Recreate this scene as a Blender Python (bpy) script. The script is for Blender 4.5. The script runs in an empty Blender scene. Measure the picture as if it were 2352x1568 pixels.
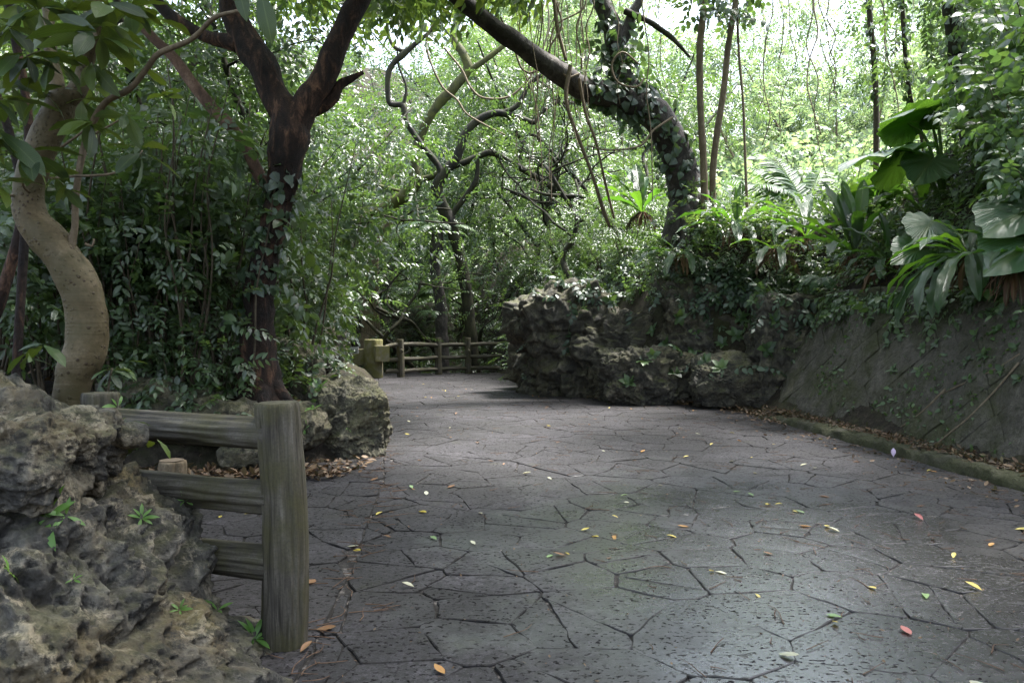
import bpy, bmesh, math, random
import numpy as np
from mathutils import Vector, Matrix

# ------------------------------------------------------------------ camera, light, exposure
SC = bpy.context.scene
COL = SC.collection
rng = np.random.default_rng(7)
random.seed(7)
FPX, CX, CY, PITCH, CAMZ = 1802.0, 1176.0, 784.0, math.radians(1.03), 1.44

cam_d = bpy.data.cameras.new('camera')
cam = bpy.data.objects.new('camera', cam_d)
COL.objects.link(cam)
cam.location = (0, 0, CAMZ)
cam.rotation_euler = (math.pi / 2 - PITCH, 0, 0)
cam_d.sensor_width = 36.0
cam_d.lens = 36.0 * FPX / 2352.0
cam_d.clip_start, cam_d.clip_end = 0.05, 1000.0
SC.camera = cam

SUN_EL, SUN_AZ = math.radians(66), math.radians(62)      # azimuth: right of the view direction (+Y towards +X)
world = bpy.data.worlds.new('World')
SC.world = world
world.use_nodes = True
wn = world.node_tree
wn.nodes.clear()
wo = wn.nodes.new('ShaderNodeOutputWorld')
wb = wn.nodes.new('ShaderNodeBackground')
ws = wn.nodes.new('ShaderNodeTexSky')
ws.sky_type = 'NISHITA'
ws.sun_disc = False
ws.sun_elevation = SUN_EL
ws.sun_rotation = SUN_AZ
ws.air_density, ws.dust_density, ws.ozone_density = 1.0, 2.5, 1.6
wh = wn.nodes.new('ShaderNodeHueSaturation')              # cloud: the overcast is nearly white
wh.inputs['Saturation'].default_value = 0.6
wn.links.new(ws.outputs[0], wh.inputs['Color'])
wn.links.new(wh.outputs[0], wb.inputs['Color'])
wb.inputs['Strength'].default_value = 0.15
wn.links.new(wb.outputs[0], wo.inputs['Surface'])

sun_d = bpy.data.lights.new('sun', 'SUN')
sun_d.energy, sun_d.angle, sun_d.color = 3.8, math.radians(9), (1.0, 0.975, 0.94)
sun = bpy.data.objects.new('sun', sun_d)
COL.objects.link(sun)
sdir = Vector((math.sin(SUN_AZ) * math.cos(SUN_EL), math.cos(SUN_AZ) * math.cos(SUN_EL), math.sin(SUN_EL)))
sun.rotation_euler = sdir.to_track_quat('Z', 'Y').to_euler()
sun.location = sdir * 60

SC.view_settings.view_transform = 'Standard'
SC.view_settings.look = 'None'
SC.view_settings.gamma = 1.0
SC.view_settings.use_curve_mapping = False
SC.view_settings.exposure = 2.45
cy = SC.cycles
cy.max_bounces, cy.diffuse_bounces, cy.glossy_bounces = 7, 4, 2
cy.transmission_bounces, cy.transparent_max_bounces = 4, 4
cy.caustics_reflective = cy.caustics_refractive = False
cy.use_denoising = True
cy.denoiser = 'OPENIMAGEDENOISE'
cy.denoising_prefilter = 'ACCURATE'
cy.use_adaptive_sampling = True
cy.adaptive_threshold = 0.006

# ------------------------------------------------------------------ pixel helpers (photo at 2352 x 1568)
def P(px, py, d):
    """point on the ray of a pixel at distance d along +Y"""
    a, b = (px - CX) / FPX, (CY - py) / FPX
    c, s = math.cos(PITCH), math.sin(PITCH)
    v = np.array([a, c + b * s, -s + b * c])
    v = v * (d / v[1])
    return np.array([v[0], v[1], CAMZ + v[2]])

def G(px, py, z=0.0):
    """point on the ground under a pixel"""
    q = P(px, py, 1.0)
    k = (CAMZ - z) / (CAMZ - q[2])
    return np.array([q[0] * k, q[1] * k, z])

def W(pxw, d):
    return pxw / FPX * d

# ------------------------------------------------------------------ numpy noise
def _hash(ix, iy, iz, seed):
    h = (ix.astype(np.int64) * 374761393 + iy.astype(np.int64) * 668265263 + iz.astype(np.int64) * 2147483647 + seed * 974711) & 0xffffffff
    h = ((h ^ (h >> 13)) * 1274126177) & 0xffffffff
    h = ((h ^ (h >> 16)) * 2246822519) & 0xffffffff
    return ((h ^ (h >> 15)) & 0xffffff) / float(0xffffff)

def vnoise(p, seed=0):
    i = np.floor(p)
    f = p - i
    f = f * f * f * (f * (f * 6 - 15) + 10)
    x, y, z = i[:, 0], i[:, 1], i[:, 2]
    r = 0
    for dx in (0, 1):
        for dy in (0, 1):
            for dz in (0, 1):
                w = (f[:, 0] if dx else 1 - f[:, 0]) * (f[:, 1] if dy else 1 - f[:, 1]) * (f[:, 2] if dz else 1 - f[:, 2])
                r = r + w * _hash(x + dx, y + dy, z + dz, seed)
    return r * 2 - 1

def fbm(p, oct=4, seed=0, gain=0.5):
    a, r, q = 1.0, 0, np.array(p, float)
    for k in range(oct):
        r = r + a * vnoise(q, seed + k * 17)
        q = q * 2.03 + 11.3
        a *= gain
    return r

def ridged(p, oct=4, seed=0):
    a, r, q = 1.0, 0, np.array(p, float)
    for k in range(oct):
        r = r + a * (1 - 2 * np.abs(vnoise(q, seed + k * 13)))
        q = q * 2.1 + 5.7
        a *= 0.5
    return r

def worley(p, seed=0):
    i = np.floor(p)
    f1 = np.full(len(p), 9.0)
    f2 = np.full(len(p), 9.0)
    for dx in (-1, 0, 1):
        for dy in (-1, 0, 1):
            for dz in (-1, 0, 1):
                c = i + (dx, dy, dz)
                o = np.stack([_hash(c[:, 0], c[:, 1], c[:, 2], seed + k) for k in (1, 2, 3)], 1)
                d = np.linalg.norm(c + o - p, axis=1)
                m = d < f1
                f2 = np.where(m, f1, np.minimum(f2, d))
                f1 = np.where(m, d, f1)
    return f1, f2

def sstep(x, a, b):
    t = np.clip((np.asarray(x, float) - a) / (b - a), 0, 1)
    return t * t * (3 - 2 * t)

# ------------------------------------------------------------------ objects
def mk_mesh(name, V, faces, luv=None, smooth=True):
    """faces: list of int arrays, each (k,3) or (k,4)"""
    me = bpy.data.meshes.new(name)
    V = np.asarray(V, np.float32)
    fs = [np.asarray(f, np.int32) for f in faces if len(f)]
    nl = sum(f.size for f in fs)
    npoly = sum(len(f) for f in fs)
    me.vertices.add(len(V))
    me.vertices.foreach_set('co', V.ravel())
    me.loops.add(nl)
    me.loops.foreach_set('vertex_index', np.concatenate([f.ravel() for f in fs]))
    me.polygons.add(npoly)
    tot = np.concatenate([np.full(len(f), f.shape[1], np.int32) for f in fs])
    st = np.concatenate([[0], np.cumsum(tot)[:-1]]).astype(np.int32)
    me.polygons.foreach_set('loop_start', st)
    me.polygons.foreach_set('loop_total', tot)
    me.polygons.foreach_set('use_smooth', np.full(npoly, bool(smooth)))
    if luv is not None:
        at = me.attributes.new('luv', 'FLOAT_VECTOR', 'POINT')
        at.data.foreach_set('vector', np.asarray(luv, np.float32).ravel())
    me.update(calc_edges=True)
    return me

def link(name, data, parent=None, mat=None):
    o = bpy.data.objects.new(name, data)
    COL.objects.link(o)
    if parent is not None:
        o.parent = parent
    if mat is not None and data is not None and not data.materials:
        data.materials.append(mat)
    return o

def tag(o, label=None, cat=None, group=None, kind=None):
    if label: o['label'] = label
    if cat: o['category'] = cat
    if group: o['group'] = group
    if kind: o['kind'] = kind
    return o

def empty(name, loc, label, cat, group=None, rz=0.0):
    o = bpy.data.objects.new(name, None)
    COL.objects.link(o)
    o.location = tuple(loc)
    o.rotation_euler = (0, 0, rz)
    o.empty_display_size = 0.1
    return tag(o, label, cat, group)

def copy_tree(o, parent=None):
    c = o.copy()
    COL.objects.link(c)
    c.parent = parent
    for ch in list(o.children):
        copy_tree(ch, c)
    return c

class MB:
    """collects pieces of one mesh"""
    def __init__(s):
        s.V, s.F, s.U, s.n = [], [], [], 0
    def add(s, V, F, U=None):
        V = np.asarray(V, float)
        s.V.append(V)
        for f in (F if isinstance(F, list) else [F]):
            s.F.append(np.asarray(f, np.int64) + s.n)
        s.U.append(np.zeros((len(V), 3)) if U is None else np.asarray(U, float))
        s.n += len(V)
    def mesh(s, name, smooth=True):
        return mk_mesh(name, np.concatenate(s.V), s.F, np.concatenate(s.U), smooth)
    def obj(s, name, mat, parent=None, smooth=True, loc=None):
        V = np.concatenate(s.V)
        if loc is not None:
            V = V - np.asarray(loc)
        me = mk_mesh(name, V, s.F, np.concatenate(s.U), smooth)
        return link(name, me, parent, mat)

def norm(a):
    a = np.asarray(a, float)
    return a / (np.linalg.norm(a, axis=-1, keepdims=True) + 1e-12)

# ------------------------------------------------------------------ materials
def new_mat(name):
    m = bpy.data.materials.new(name)
    m.use_nodes = True
    nt = m.node_tree
    nt.nodes.clear()
    out = nt.nodes.new('ShaderNodeOutputMaterial')
    return m, nt, out

def nd(nt, t, **kw):
    n = nt.nodes.new(t)
    for k, v in kw.items():
        if k.startswith('i_'):
            n.inputs[k[2:].replace('_', ' ')].default_value = v
        else:
            setattr(n, k, v)
    return n

def ramp(nt, src, stops, interp='LINEAR'):
    r = nt.nodes.new('ShaderNodeValToRGB')
    r.color_ramp.interpolation = interp
    e = r.color_ramp.elements
    while len(e) < len(stops):
        e.new(0.5)
    for k, (p, c) in enumerate(stops):
        e[k].position = p
        c = c if isinstance(c, tuple) else (c, c, c)
        e[k].color = (c[0], c[1], c[2], 1)
    nt.links.new(src, r.inputs[0])
    return r.outputs[0]

def noise(nt, vec, scale, detail=4, rough=0.55, dist=0.0):
    n = nd(nt, 'ShaderNodeTexNoise')
    n.inputs['Scale'].default_value = scale
    n.inputs['Detail'].default_value = detail
    n.inputs['Roughness'].default_value = rough
    n.inputs['Distortion'].default_value = dist
    if vec is not None:
        nt.links.new(vec, n.inputs['Vector'])
    return n.outputs[0]

def voro(nt, vec, scale, feature='F1', rnd=1.0, dims='3D'):
    n = nd(nt, 'ShaderNodeTexVoronoi', feature=feature, voronoi_dimensions=dims)
    n.inputs['Scale'].default_value = scale
    n.inputs['Randomness'].default_value = rnd
    if vec is not None:
        nt.links.new(vec, n.inputs['Vector'])
    return n.outputs['Distance']

def mixc(nt, fac, a, b, mode='MIX'):
    m = nt.nodes.new('ShaderNodeMix')
    m.data_type = 'RGBA'
    m.blend_type = mode
    for sock, v in ((m.inputs[0], fac), (m.inputs[6], a), (m.inputs[7], b)):
        if isinstance(v, bpy.types.NodeSocket):
            nt.links.new(v, sock)
        elif isinstance(v, tuple):
            sock.default_value = (v[0], v[1], v[2], 1)
        else:
            sock.default_value = v
    return m.outputs[2]

def math_n(nt, op, a, b=None, clamp=False):
    m = nt.nodes.new('ShaderNodeMath')
    m.operation = op
    m.use_clamp = clamp
    for sock, v in ((m.inputs[0], a), (m.inputs[1], b)):
        if v is None: continue
        if isinstance(v, bpy.types.NodeSocket): nt.links.new(v, sock)
        else: sock.default_value = v
    return m.outputs[0]

def bump(nt, h, strength, dist, prev=None):
    b = nt.nodes.new('ShaderNodeBump')
    b.inputs['Strength'].default_value = strength
    b.inputs['Distance'].default_value = dist
    nt.links.new(h, b.inputs['Height'])
    if prev is not None:
        nt.links.new(prev, b.inputs['Normal'])
    return b.outputs[0]

def mapping(nt, vec, scale):
    m = nt.nodes.new('ShaderNodeMapping')
    m.inputs['Scale'].default_value = scale
    nt.links.new(vec, m.inputs['Vector'])
    return m.outputs[0]

def objco(nt):
    return nt.nodes.new('ShaderNodeTexCoord').outputs['Object']

def finish(nt, out, col, rough, nrm=None, spec=0.4):
    b = nt.nodes.new('ShaderNodeBsdfPrincipled')
    for sock, v in ((b.inputs['Base Color'], col), (b.inputs['Roughness'], rough)):
        if isinstance(v, bpy.types.NodeSocket): nt.links.new(v, sock)
        elif isinstance(v, tuple): sock.default_value = (v[0], v[1], v[2], 1)
        else: sock.default_value = v
    b.inputs['Specular IOR Level'].default_value = spec
    if nrm is not None:
        nt.links.new(nrm, b.inputs['Normal'])
    nt.links.new(b.outputs[0], out.inputs['Surface'])
    return b

def leaf_mat(name, cols, trans, rough=0.36, tfac=0.4, spec=0.5, rib=0.35, veins=0.0, back=0.25):
    """cols: list of base colours spread over the leaves; trans: colour of light coming through"""
    m, nt, out = new_mat(name)
    g = nt.nodes.new('ShaderNodeNewGeometry')
    oi = nt.nodes.new('ShaderNodeObjectInfo')
    r = math_n(nt, 'FRACT', math_n(nt, 'ADD', g.outputs['Random Per Island'], oi.outputs['Random']))
    n = len(cols)
    base = ramp(nt, r, [(k / max(1, n - 1), c) for k, c in enumerate(cols)])
    at = nd(nt, 'ShaderNodeAttribute', attribute_name='luv')
    sep = nt.nodes.new('ShaderNodeSeparateXYZ')
    nt.links.new(at.outputs['Vector'], sep.inputs[0])
    au = math_n(nt, 'ABSOLUTE', sep.outputs[0])
    ribf = math_n(nt, 'MULTIPLY', math_n(nt, 'LESS_THAN', au, 0.07), rib)
    base = mixc(nt, ribf, base, (0.16, 0.22, 0.07))
    blotch = noise(nt, objco(nt), 9.0, 3)
    base = mixc(nt, math_n(nt, 'MULTIPLY', blotch, 0.3), base, (0.02, 0.03, 0.008))
    base = mixc(nt, math_n(nt, 'MULTIPLY', g.outputs['Backfacing'], back), base, (0.10, 0.15, 0.07))
    nrm = None
    w = nt.nodes.new('ShaderNodeTexWave')
    w.inputs['Scale'].default_value = 1.0
    w.inputs['Distortion'].default_value = 0.0
    cmb = nt.nodes.new('ShaderNodeCombineXYZ')
    vv = math_n(nt, 'ADD', math_n(nt, 'MULTIPLY', sep.outputs[1], 6.0 if veins == 0 else veins), math_n(nt, 'MULTIPLY', au, -1.4))
    nt.links.new(vv, cmb.inputs[0])
    nt.links.new(cmb.outputs[0], w.inputs['Vector'])
    nrm = bump(nt, w.outputs['Fac'], 0.25 if veins == 0 else 0.5, 0.004 if veins == 0 else 0.02)
    p = nt.nodes.new('ShaderNodeBsdfPrincipled')
    nt.links.new(base, p.inputs['Base Color'])
    p.inputs['Roughness'].default_value = rough
    p.inputs['Specular IOR Level'].default_value = spec
    nt.links.new(nrm, p.inputs['Normal'])
    t = nt.nodes.new('ShaderNodeBsdfTranslucent')
    tc = mixc(nt, math_n(nt, 'MULTIPLY', r, 0.5), trans, (trans[0] * 1.5, trans[1] * 1.05, trans[2] * 0.6))
    nt.links.new(tc, t.inputs['Color'])
    mx = nt.nodes.new('ShaderNodeMixShader')
    mx.inputs[0].default_value = tfac
    nt.links.new(p.outputs[0], mx.inputs[1])
    nt.links.new(t.outputs[0], mx.inputs[2])
    nt.links.new(mx.outputs[0], out.inputs['Surface'])
    return m

def rock_mat(name, cols, ochre, moss=0.5, dark=0.5, scale=1.0, pale=0.0):
    m, nt, out = new_mat(name)
    co = objco(nt)
    big = noise(nt, co, 1.3 * scale, 5, 0.6)
    mid = noise(nt, co, 5.5 * scale, 6, 0.65, 0.6)
    fine = noise(nt, co, 38 * scale, 6, 0.7)
    base = ramp(nt, mid, [(0.28, cols[0]), (0.48, cols[1]), (0.66, cols[2])])
    base = mixc(nt, ramp(nt, big, [(0.45, 0.0), (0.66, 0.75)]), base, ochre)
    if pale:
        base = mixc(nt, ramp(nt, noise(nt, co, 3.1 * scale, 6, 0.7, 0.4), [(0.55, 0.0), (0.60, pale)]), base, (0.43, 0.37, 0.265))
    lich = ramp(nt, noise(nt, co, 7 * scale, 9, 0.8), [(0.50, 0.0), (0.56, 1.0)])
    base = mixc(nt, math_n(nt, 'MULTIPLY', lich, dark), base, (0.022, 0.021, 0.019))
    spots = ramp(nt, voro(nt, co, 26 * scale), [(0.06, 0.9), (0.22, 0.0)])
    base = mixc(nt, math_n(nt, 'MULTIPLY', spots, 0.5), base, (0.012, 0.011, 0.010))
    g = nt.nodes.new('ShaderNodeNewGeometry')
    sp = nt.nodes.new('ShaderNodeSeparateXYZ')
    nt.links.new(g.outputs['Normal'], sp.inputs[0])
    mm = math_n(nt, 'MULTIPLY', ramp(nt, sp.outputs[2], [(0.15, 0.0), (0.8, 1.0)]), ramp(nt, noise(nt, co, 3.7 * scale, 6, 0.7), [(0.42, 0.0), (0.6, 1.0)]))
    base = mixc(nt, math_n(nt, 'MULTIPLY', mm, moss), base, (0.085, 0.088, 0.028))
    base = mixc(nt, ramp(nt, fine, [(0.3, 0.35), (0.6, 0.0)]), base, (0.03, 0.028, 0.024))
    h = math_n(nt, 'ADD', math_n(nt, 'MULTIPLY', fine, 0.6), math_n(nt, 'MULTIPLY', mid, 0.9))
    b1 = bump(nt, h, 0.9, 0.05 / scale)
    pit = ramp(nt, voro(nt, co, 17 * scale), [(0.05, 0.0), (0.38, 1.0)])
    b2 = bump(nt, pit, 0.55, 0.022 / scale, b1)
    b3 = bump(nt, noise(nt, co, 120 * scale, 3, 0.7), 0.5, 0.006 / scale, b2)
    finish(nt, out, base, ramp(nt, mid, [(0.3, 0.62), (0.7, 0.9)]), b3, 0.35)
    return m

def bark_mat(name, c0, c1, c2, stretch=0.25, sc=14.0, depth=0.02, lent=0.0, moss=None, rough=0.8):
    m, nt, out = new_mat(name)
    co = objco(nt)
    st = mapping(nt, co, (1, 1, stretch))
    n1 = noise(nt, st, sc, 6, 0.65, 0.5)
    n2 = noise(nt, co, 2.2, 5, 0.6)
    n3 = noise(nt, co, 60, 4, 0.7)
    base = ramp(nt, n1, [(0.32, c0), (0.52, c1), (0.70, c2)])
    base = mixc(nt, ramp(nt, n2, [(0.42, 0.0), (0.62, 0.8)]), base, c0)
    base = mixc(nt, ramp(nt, n3, [(0.35, 0.4), (0.6, 0.0)]), base, tuple(x * 0.4 for x in c0))
    h = math_n(nt, 'ADD', n1, math_n(nt, 'MULTIPLY', n3, 0.3))
    if lent:
        d1 = ramp(nt, voro(nt, co, 40), [(0.22, 1.0), (0.34, 0.0)])
        d2 = ramp(nt, voro(nt, co, 17), [(0.12, 1.0), (0.20, 0.0)])
        dots = math_n(nt, 'MAXIMUM', math_n(nt, 'MULTIPLY', d1, ramp(nt, noise(nt, co, 7, 3), [(0.42, 0.0), (0.55, 1.0)])), d2)
        base = mixc(nt, math_n(nt, 'MULTIPLY', dots, lent), base, (0.045, 0.026, 0.018))
        rings = noise(nt, mapping(nt, co, (0.6, 0.6, 12)), 5, 4, 0.6)
        h = math_n(nt, 'ADD', math_n(nt, 'MULTIPLY', rings, 0.5), math_n(nt, 'MULTIPLY', dots, 0.6))
    if moss:
        base = mixc(nt, ramp(nt, noise(nt, co, 3.3, 6, 0.7), [(0.40, 0.0), (0.58, moss[1])]), base, moss[0])
    nrm = bump(nt, h, 0.85, depth)
    finish(nt, out, base, rough, nrm, 0.3)
    return m

def plain_mat(name, c0, c1, sc=20, rough=0.8, bmp=0.3, dist=0.01):
    m, nt, out = new_mat(name)
    co = objco(nt)
    n = noise(nt, co, sc, 5, 0.65)
    finish(nt, out, ramp(nt, n, [(0.3, c0), (0.7, c1)]), rough, bump(nt, n, bmp, dist), 0.3)
    return m

# leaves
M_SHRUB = leaf_mat('leaf_understory', [(0.020, 0.038, 0.018), (0.034, 0.066, 0.028), (0.05, 0.092, 0.038), (0.075, 0.125, 0.048)], (0.15, 0.27, 0.05), 0.30, 0.28, 1.0)
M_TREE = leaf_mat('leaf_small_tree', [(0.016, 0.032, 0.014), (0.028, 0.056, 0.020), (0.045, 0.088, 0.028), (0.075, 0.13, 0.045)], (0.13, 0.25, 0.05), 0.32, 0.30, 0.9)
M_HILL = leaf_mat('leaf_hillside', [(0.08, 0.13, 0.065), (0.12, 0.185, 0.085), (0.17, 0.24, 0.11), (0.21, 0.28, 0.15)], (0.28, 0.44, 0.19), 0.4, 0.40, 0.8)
M_SHADE_CANOPY = leaf_mat('leaf_shade_canopy', [(0.03, 0.065, 0.02), (0.055, 0.12, 0.03), (0.085, 0.16, 0.04)], (0.22, 0.36, 0.06), 0.36, 0.35, 0.6)  # leaves of the overhead crowns added for shade
M_BIGLEAF = leaf_mat('leaf_whorl', [(0.014, 0.024, 0.018), (0.018, 0.032, 0.02), (0.024, 0.048, 0.02), (0.04, 0.08, 0.02), (0.12, 0.17, 0.025)], (0.14, 0.22, 0.02), 0.4, 0.22, 0.45)
M_COVER = leaf_mat('leaf_ground_cover', [(0.028, 0.054, 0.024), (0.045, 0.088, 0.034), (0.07, 0.13, 0.045), (0.10, 0.16, 0.055)], (0.16, 0.30, 0.06), 0.36, 0.30, 0.75)
M_VEIL = leaf_mat('leaf_broad_shrub', [(0.045, 0.085, 0.048), (0.062, 0.115, 0.06), (0.085, 0.15, 0.075)], (0.15, 0.30, 0.06), 0.38, 0.28, 0.7)
M_IVY = leaf_mat('leaf_ivy', [(0.028, 0.05, 0.036), (0.042, 0.074, 0.048), (0.06, 0.105, 0.055)], (0.11, 0.22, 0.05), 0.36, 0.22, 0.7)
M_NEST = leaf_mat('frond_nest_fern', [(0.024, 0.062, 0.018), (0.036, 0.088, 0.028), (0.055, 0.12, 0.042)], (0.11, 0.28, 0.02), 0.31, 0.34, 0.9, veins=26.0)
M_FERN = leaf_mat('frond_fern', [(0.055, 0.10, 0.045), (0.08, 0.14, 0.065), (0.12, 0.18, 0.09)], (0.15, 0.30, 0.05), 0.38, 0.28, 0.8)
M_PALM = leaf_mat('frond_palm', [(0.026, 0.06, 0.026), (0.036, 0.085, 0.034)], (0.12, 0.28, 0.03), 0.45, 0.3, 0.35)
M_ALO = leaf_mat('leaf_elephant_ear', [(0.055, 0.12, 0.05), (0.075, 0.15, 0.075)], (0.16, 0.36, 0.03), 0.42, 0.30, 1.0, rib=0.5, veins=10.0, back=0.1)
M_SPROUT = leaf_mat('leaf_sprout', [(0.09, 0.20, 0.04), (0.13, 0.27, 0.06)], (0.24, 0.45, 0.05), 0.35, 0.32)
M_FALL = {
    'yellow': leaf_mat('fallen_yellow', [(0.50, 0.40, 0.06), (0.60, 0.50, 0.14)], (0.5, 0.4, 0.05), 0.5, 0.15),
    'pale': leaf_mat('fallen_pale', [(0.48, 0.46, 0.30), (0.55, 0.55, 0.42)], (0.4, 0.4, 0.2), 0.5, 0.12),
    'green': leaf_mat('fallen_green', [(0.20, 0.32, 0.12), (0.26, 0.38, 0.18)], (0.2, 0.35, 0.08), 0.45, 0.15),
    'brown': leaf_mat('fallen_brown', [(0.16, 0.075, 0.032), (0.24, 0.12, 0.055)], (0.2, 0.09, 0.02), 0.55, 0.1),
    'orange': leaf_mat('fallen_orange', [(0.42, 0.20, 0.05), (0.48, 0.26, 0.08)], (0.4, 0.18, 0.03), 0.5, 0.15),
    'red': leaf_mat('fallen_red', [(0.42, 0.10, 0.10), (0.46, 0.16, 0.14)], (0.4, 0.1, 0.06), 0.5, 0.15),
}
M_LITTER = leaf_mat('leaf_litter', [(0.035, 0.02, 0.012), (0.07, 0.035, 0.02), (0.12, 0.06, 0.03), (0.20, 0.12, 0.065)], (0.14, 0.07, 0.02), 0.55, 0.08)
# wood
M_BARK_DARK = bark_mat('bark_red_brown', (0.007, 0.005, 0.0045), (0.034, 0.018, 0.012), (0.21, 0.11, 0.066), 0.35, 11, 0.06)
M_BARK_RED = bark_mat('bark_reddish_limb', (0.07, 0.04, 0.028), (0.17, 0.10, 0.07), (0.27, 0.18, 0.13), 0.4, 16, 0.012)
M_BARK_PALE = bark_mat('bark_pale', (0.085, 0.063, 0.028), (0.175, 0.132, 0.074), (0.27, 0.22, 0.148), 1.0, 4.5, 0.008, lent=0.95, moss=((0.06, 0.05, 0.02), 0.85), rough=0.65)
M_BARK_TWIG = bark_mat('bark_tan_twig', (0.10, 0.075, 0.045), (0.20, 0.155, 0.10), (0.28, 0.22, 0.15), 0.3, 20, 0.006)
M_BARK_GREY = bark_mat('bark_grey', (0.028, 0.024, 0.022), (0.085, 0.075, 0.067), (0.19, 0.17, 0.152), 0.6, 7, 0.05)
M_BARK_WET = bark_mat('bark_blackish', (0.008, 0.0075, 0.006), (0.020, 0.017, 0.013), (0.045, 0.039, 0.027), 0.3, 14, 0.02, moss=((0.06, 0.062, 0.02), 0.4))
M_BARK_MOSS = bark_mat('bark_mossy', (0.028, 0.028, 0.013), (0.065, 0.065, 0.025), (0.12, 0.12, 0.045), 0.4, 10, 0.03, moss=((0.085, 0.09, 0.02), 0.8))
M_STEM = plain_mat('thin_stem', (0.035, 0.028, 0.018), (0.09, 0.07, 0.045), 30)
M_VINE = plain_mat('vine_wood', (0.10, 0.075, 0.05), (0.24, 0.19, 0.13), 18)
M_PETIOLE = plain_mat('petiole', (0.06, 0.12, 0.03), (0.10, 0.17, 0.05), 20, 0.5)
M_ROOT = plain_mat('dead_fern_roots', (0.03, 0.018, 0.011), (0.16, 0.09, 0.05), 22, 0.9, 0.6, 0.03)
# stone
M_ROCK_FORE = rock_mat('limestone_ochre', [(0.022, 0.021, 0.019), (0.075, 0.070, 0.060), (0.21, 0.195, 0.16)], (0.17, 0.125, 0.055), 0.4, 0.85, 1.6, 0.6)
M_ROCK = rock_mat('limestone_grey', [(0.022, 0.020, 0.017), (0.060, 0.054, 0.043), (0.135, 0.122, 0.096)], (0.085, 0.073, 0.040), 0.75, 0.75, 1.0, 0.2)
M_ROCK_OLIVE = rock_mat('limestone_olive', [(0.032, 0.030, 0.022), (0.085, 0.078, 0.053), (0.17, 0.158, 0.108)], (0.125, 0.11, 0.045), 0.7, 0.7, 1.4, 0.25)
M_ROCK_MOSS = rock_mat('limestone_mossy', [(0.03, 0.028, 0.022), (0.075, 0.069, 0.05), (0.15, 0.14, 0.10)], (0.11, 0.095, 0.045), 0.6, 0.75, 1.2, 0.35)

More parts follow.
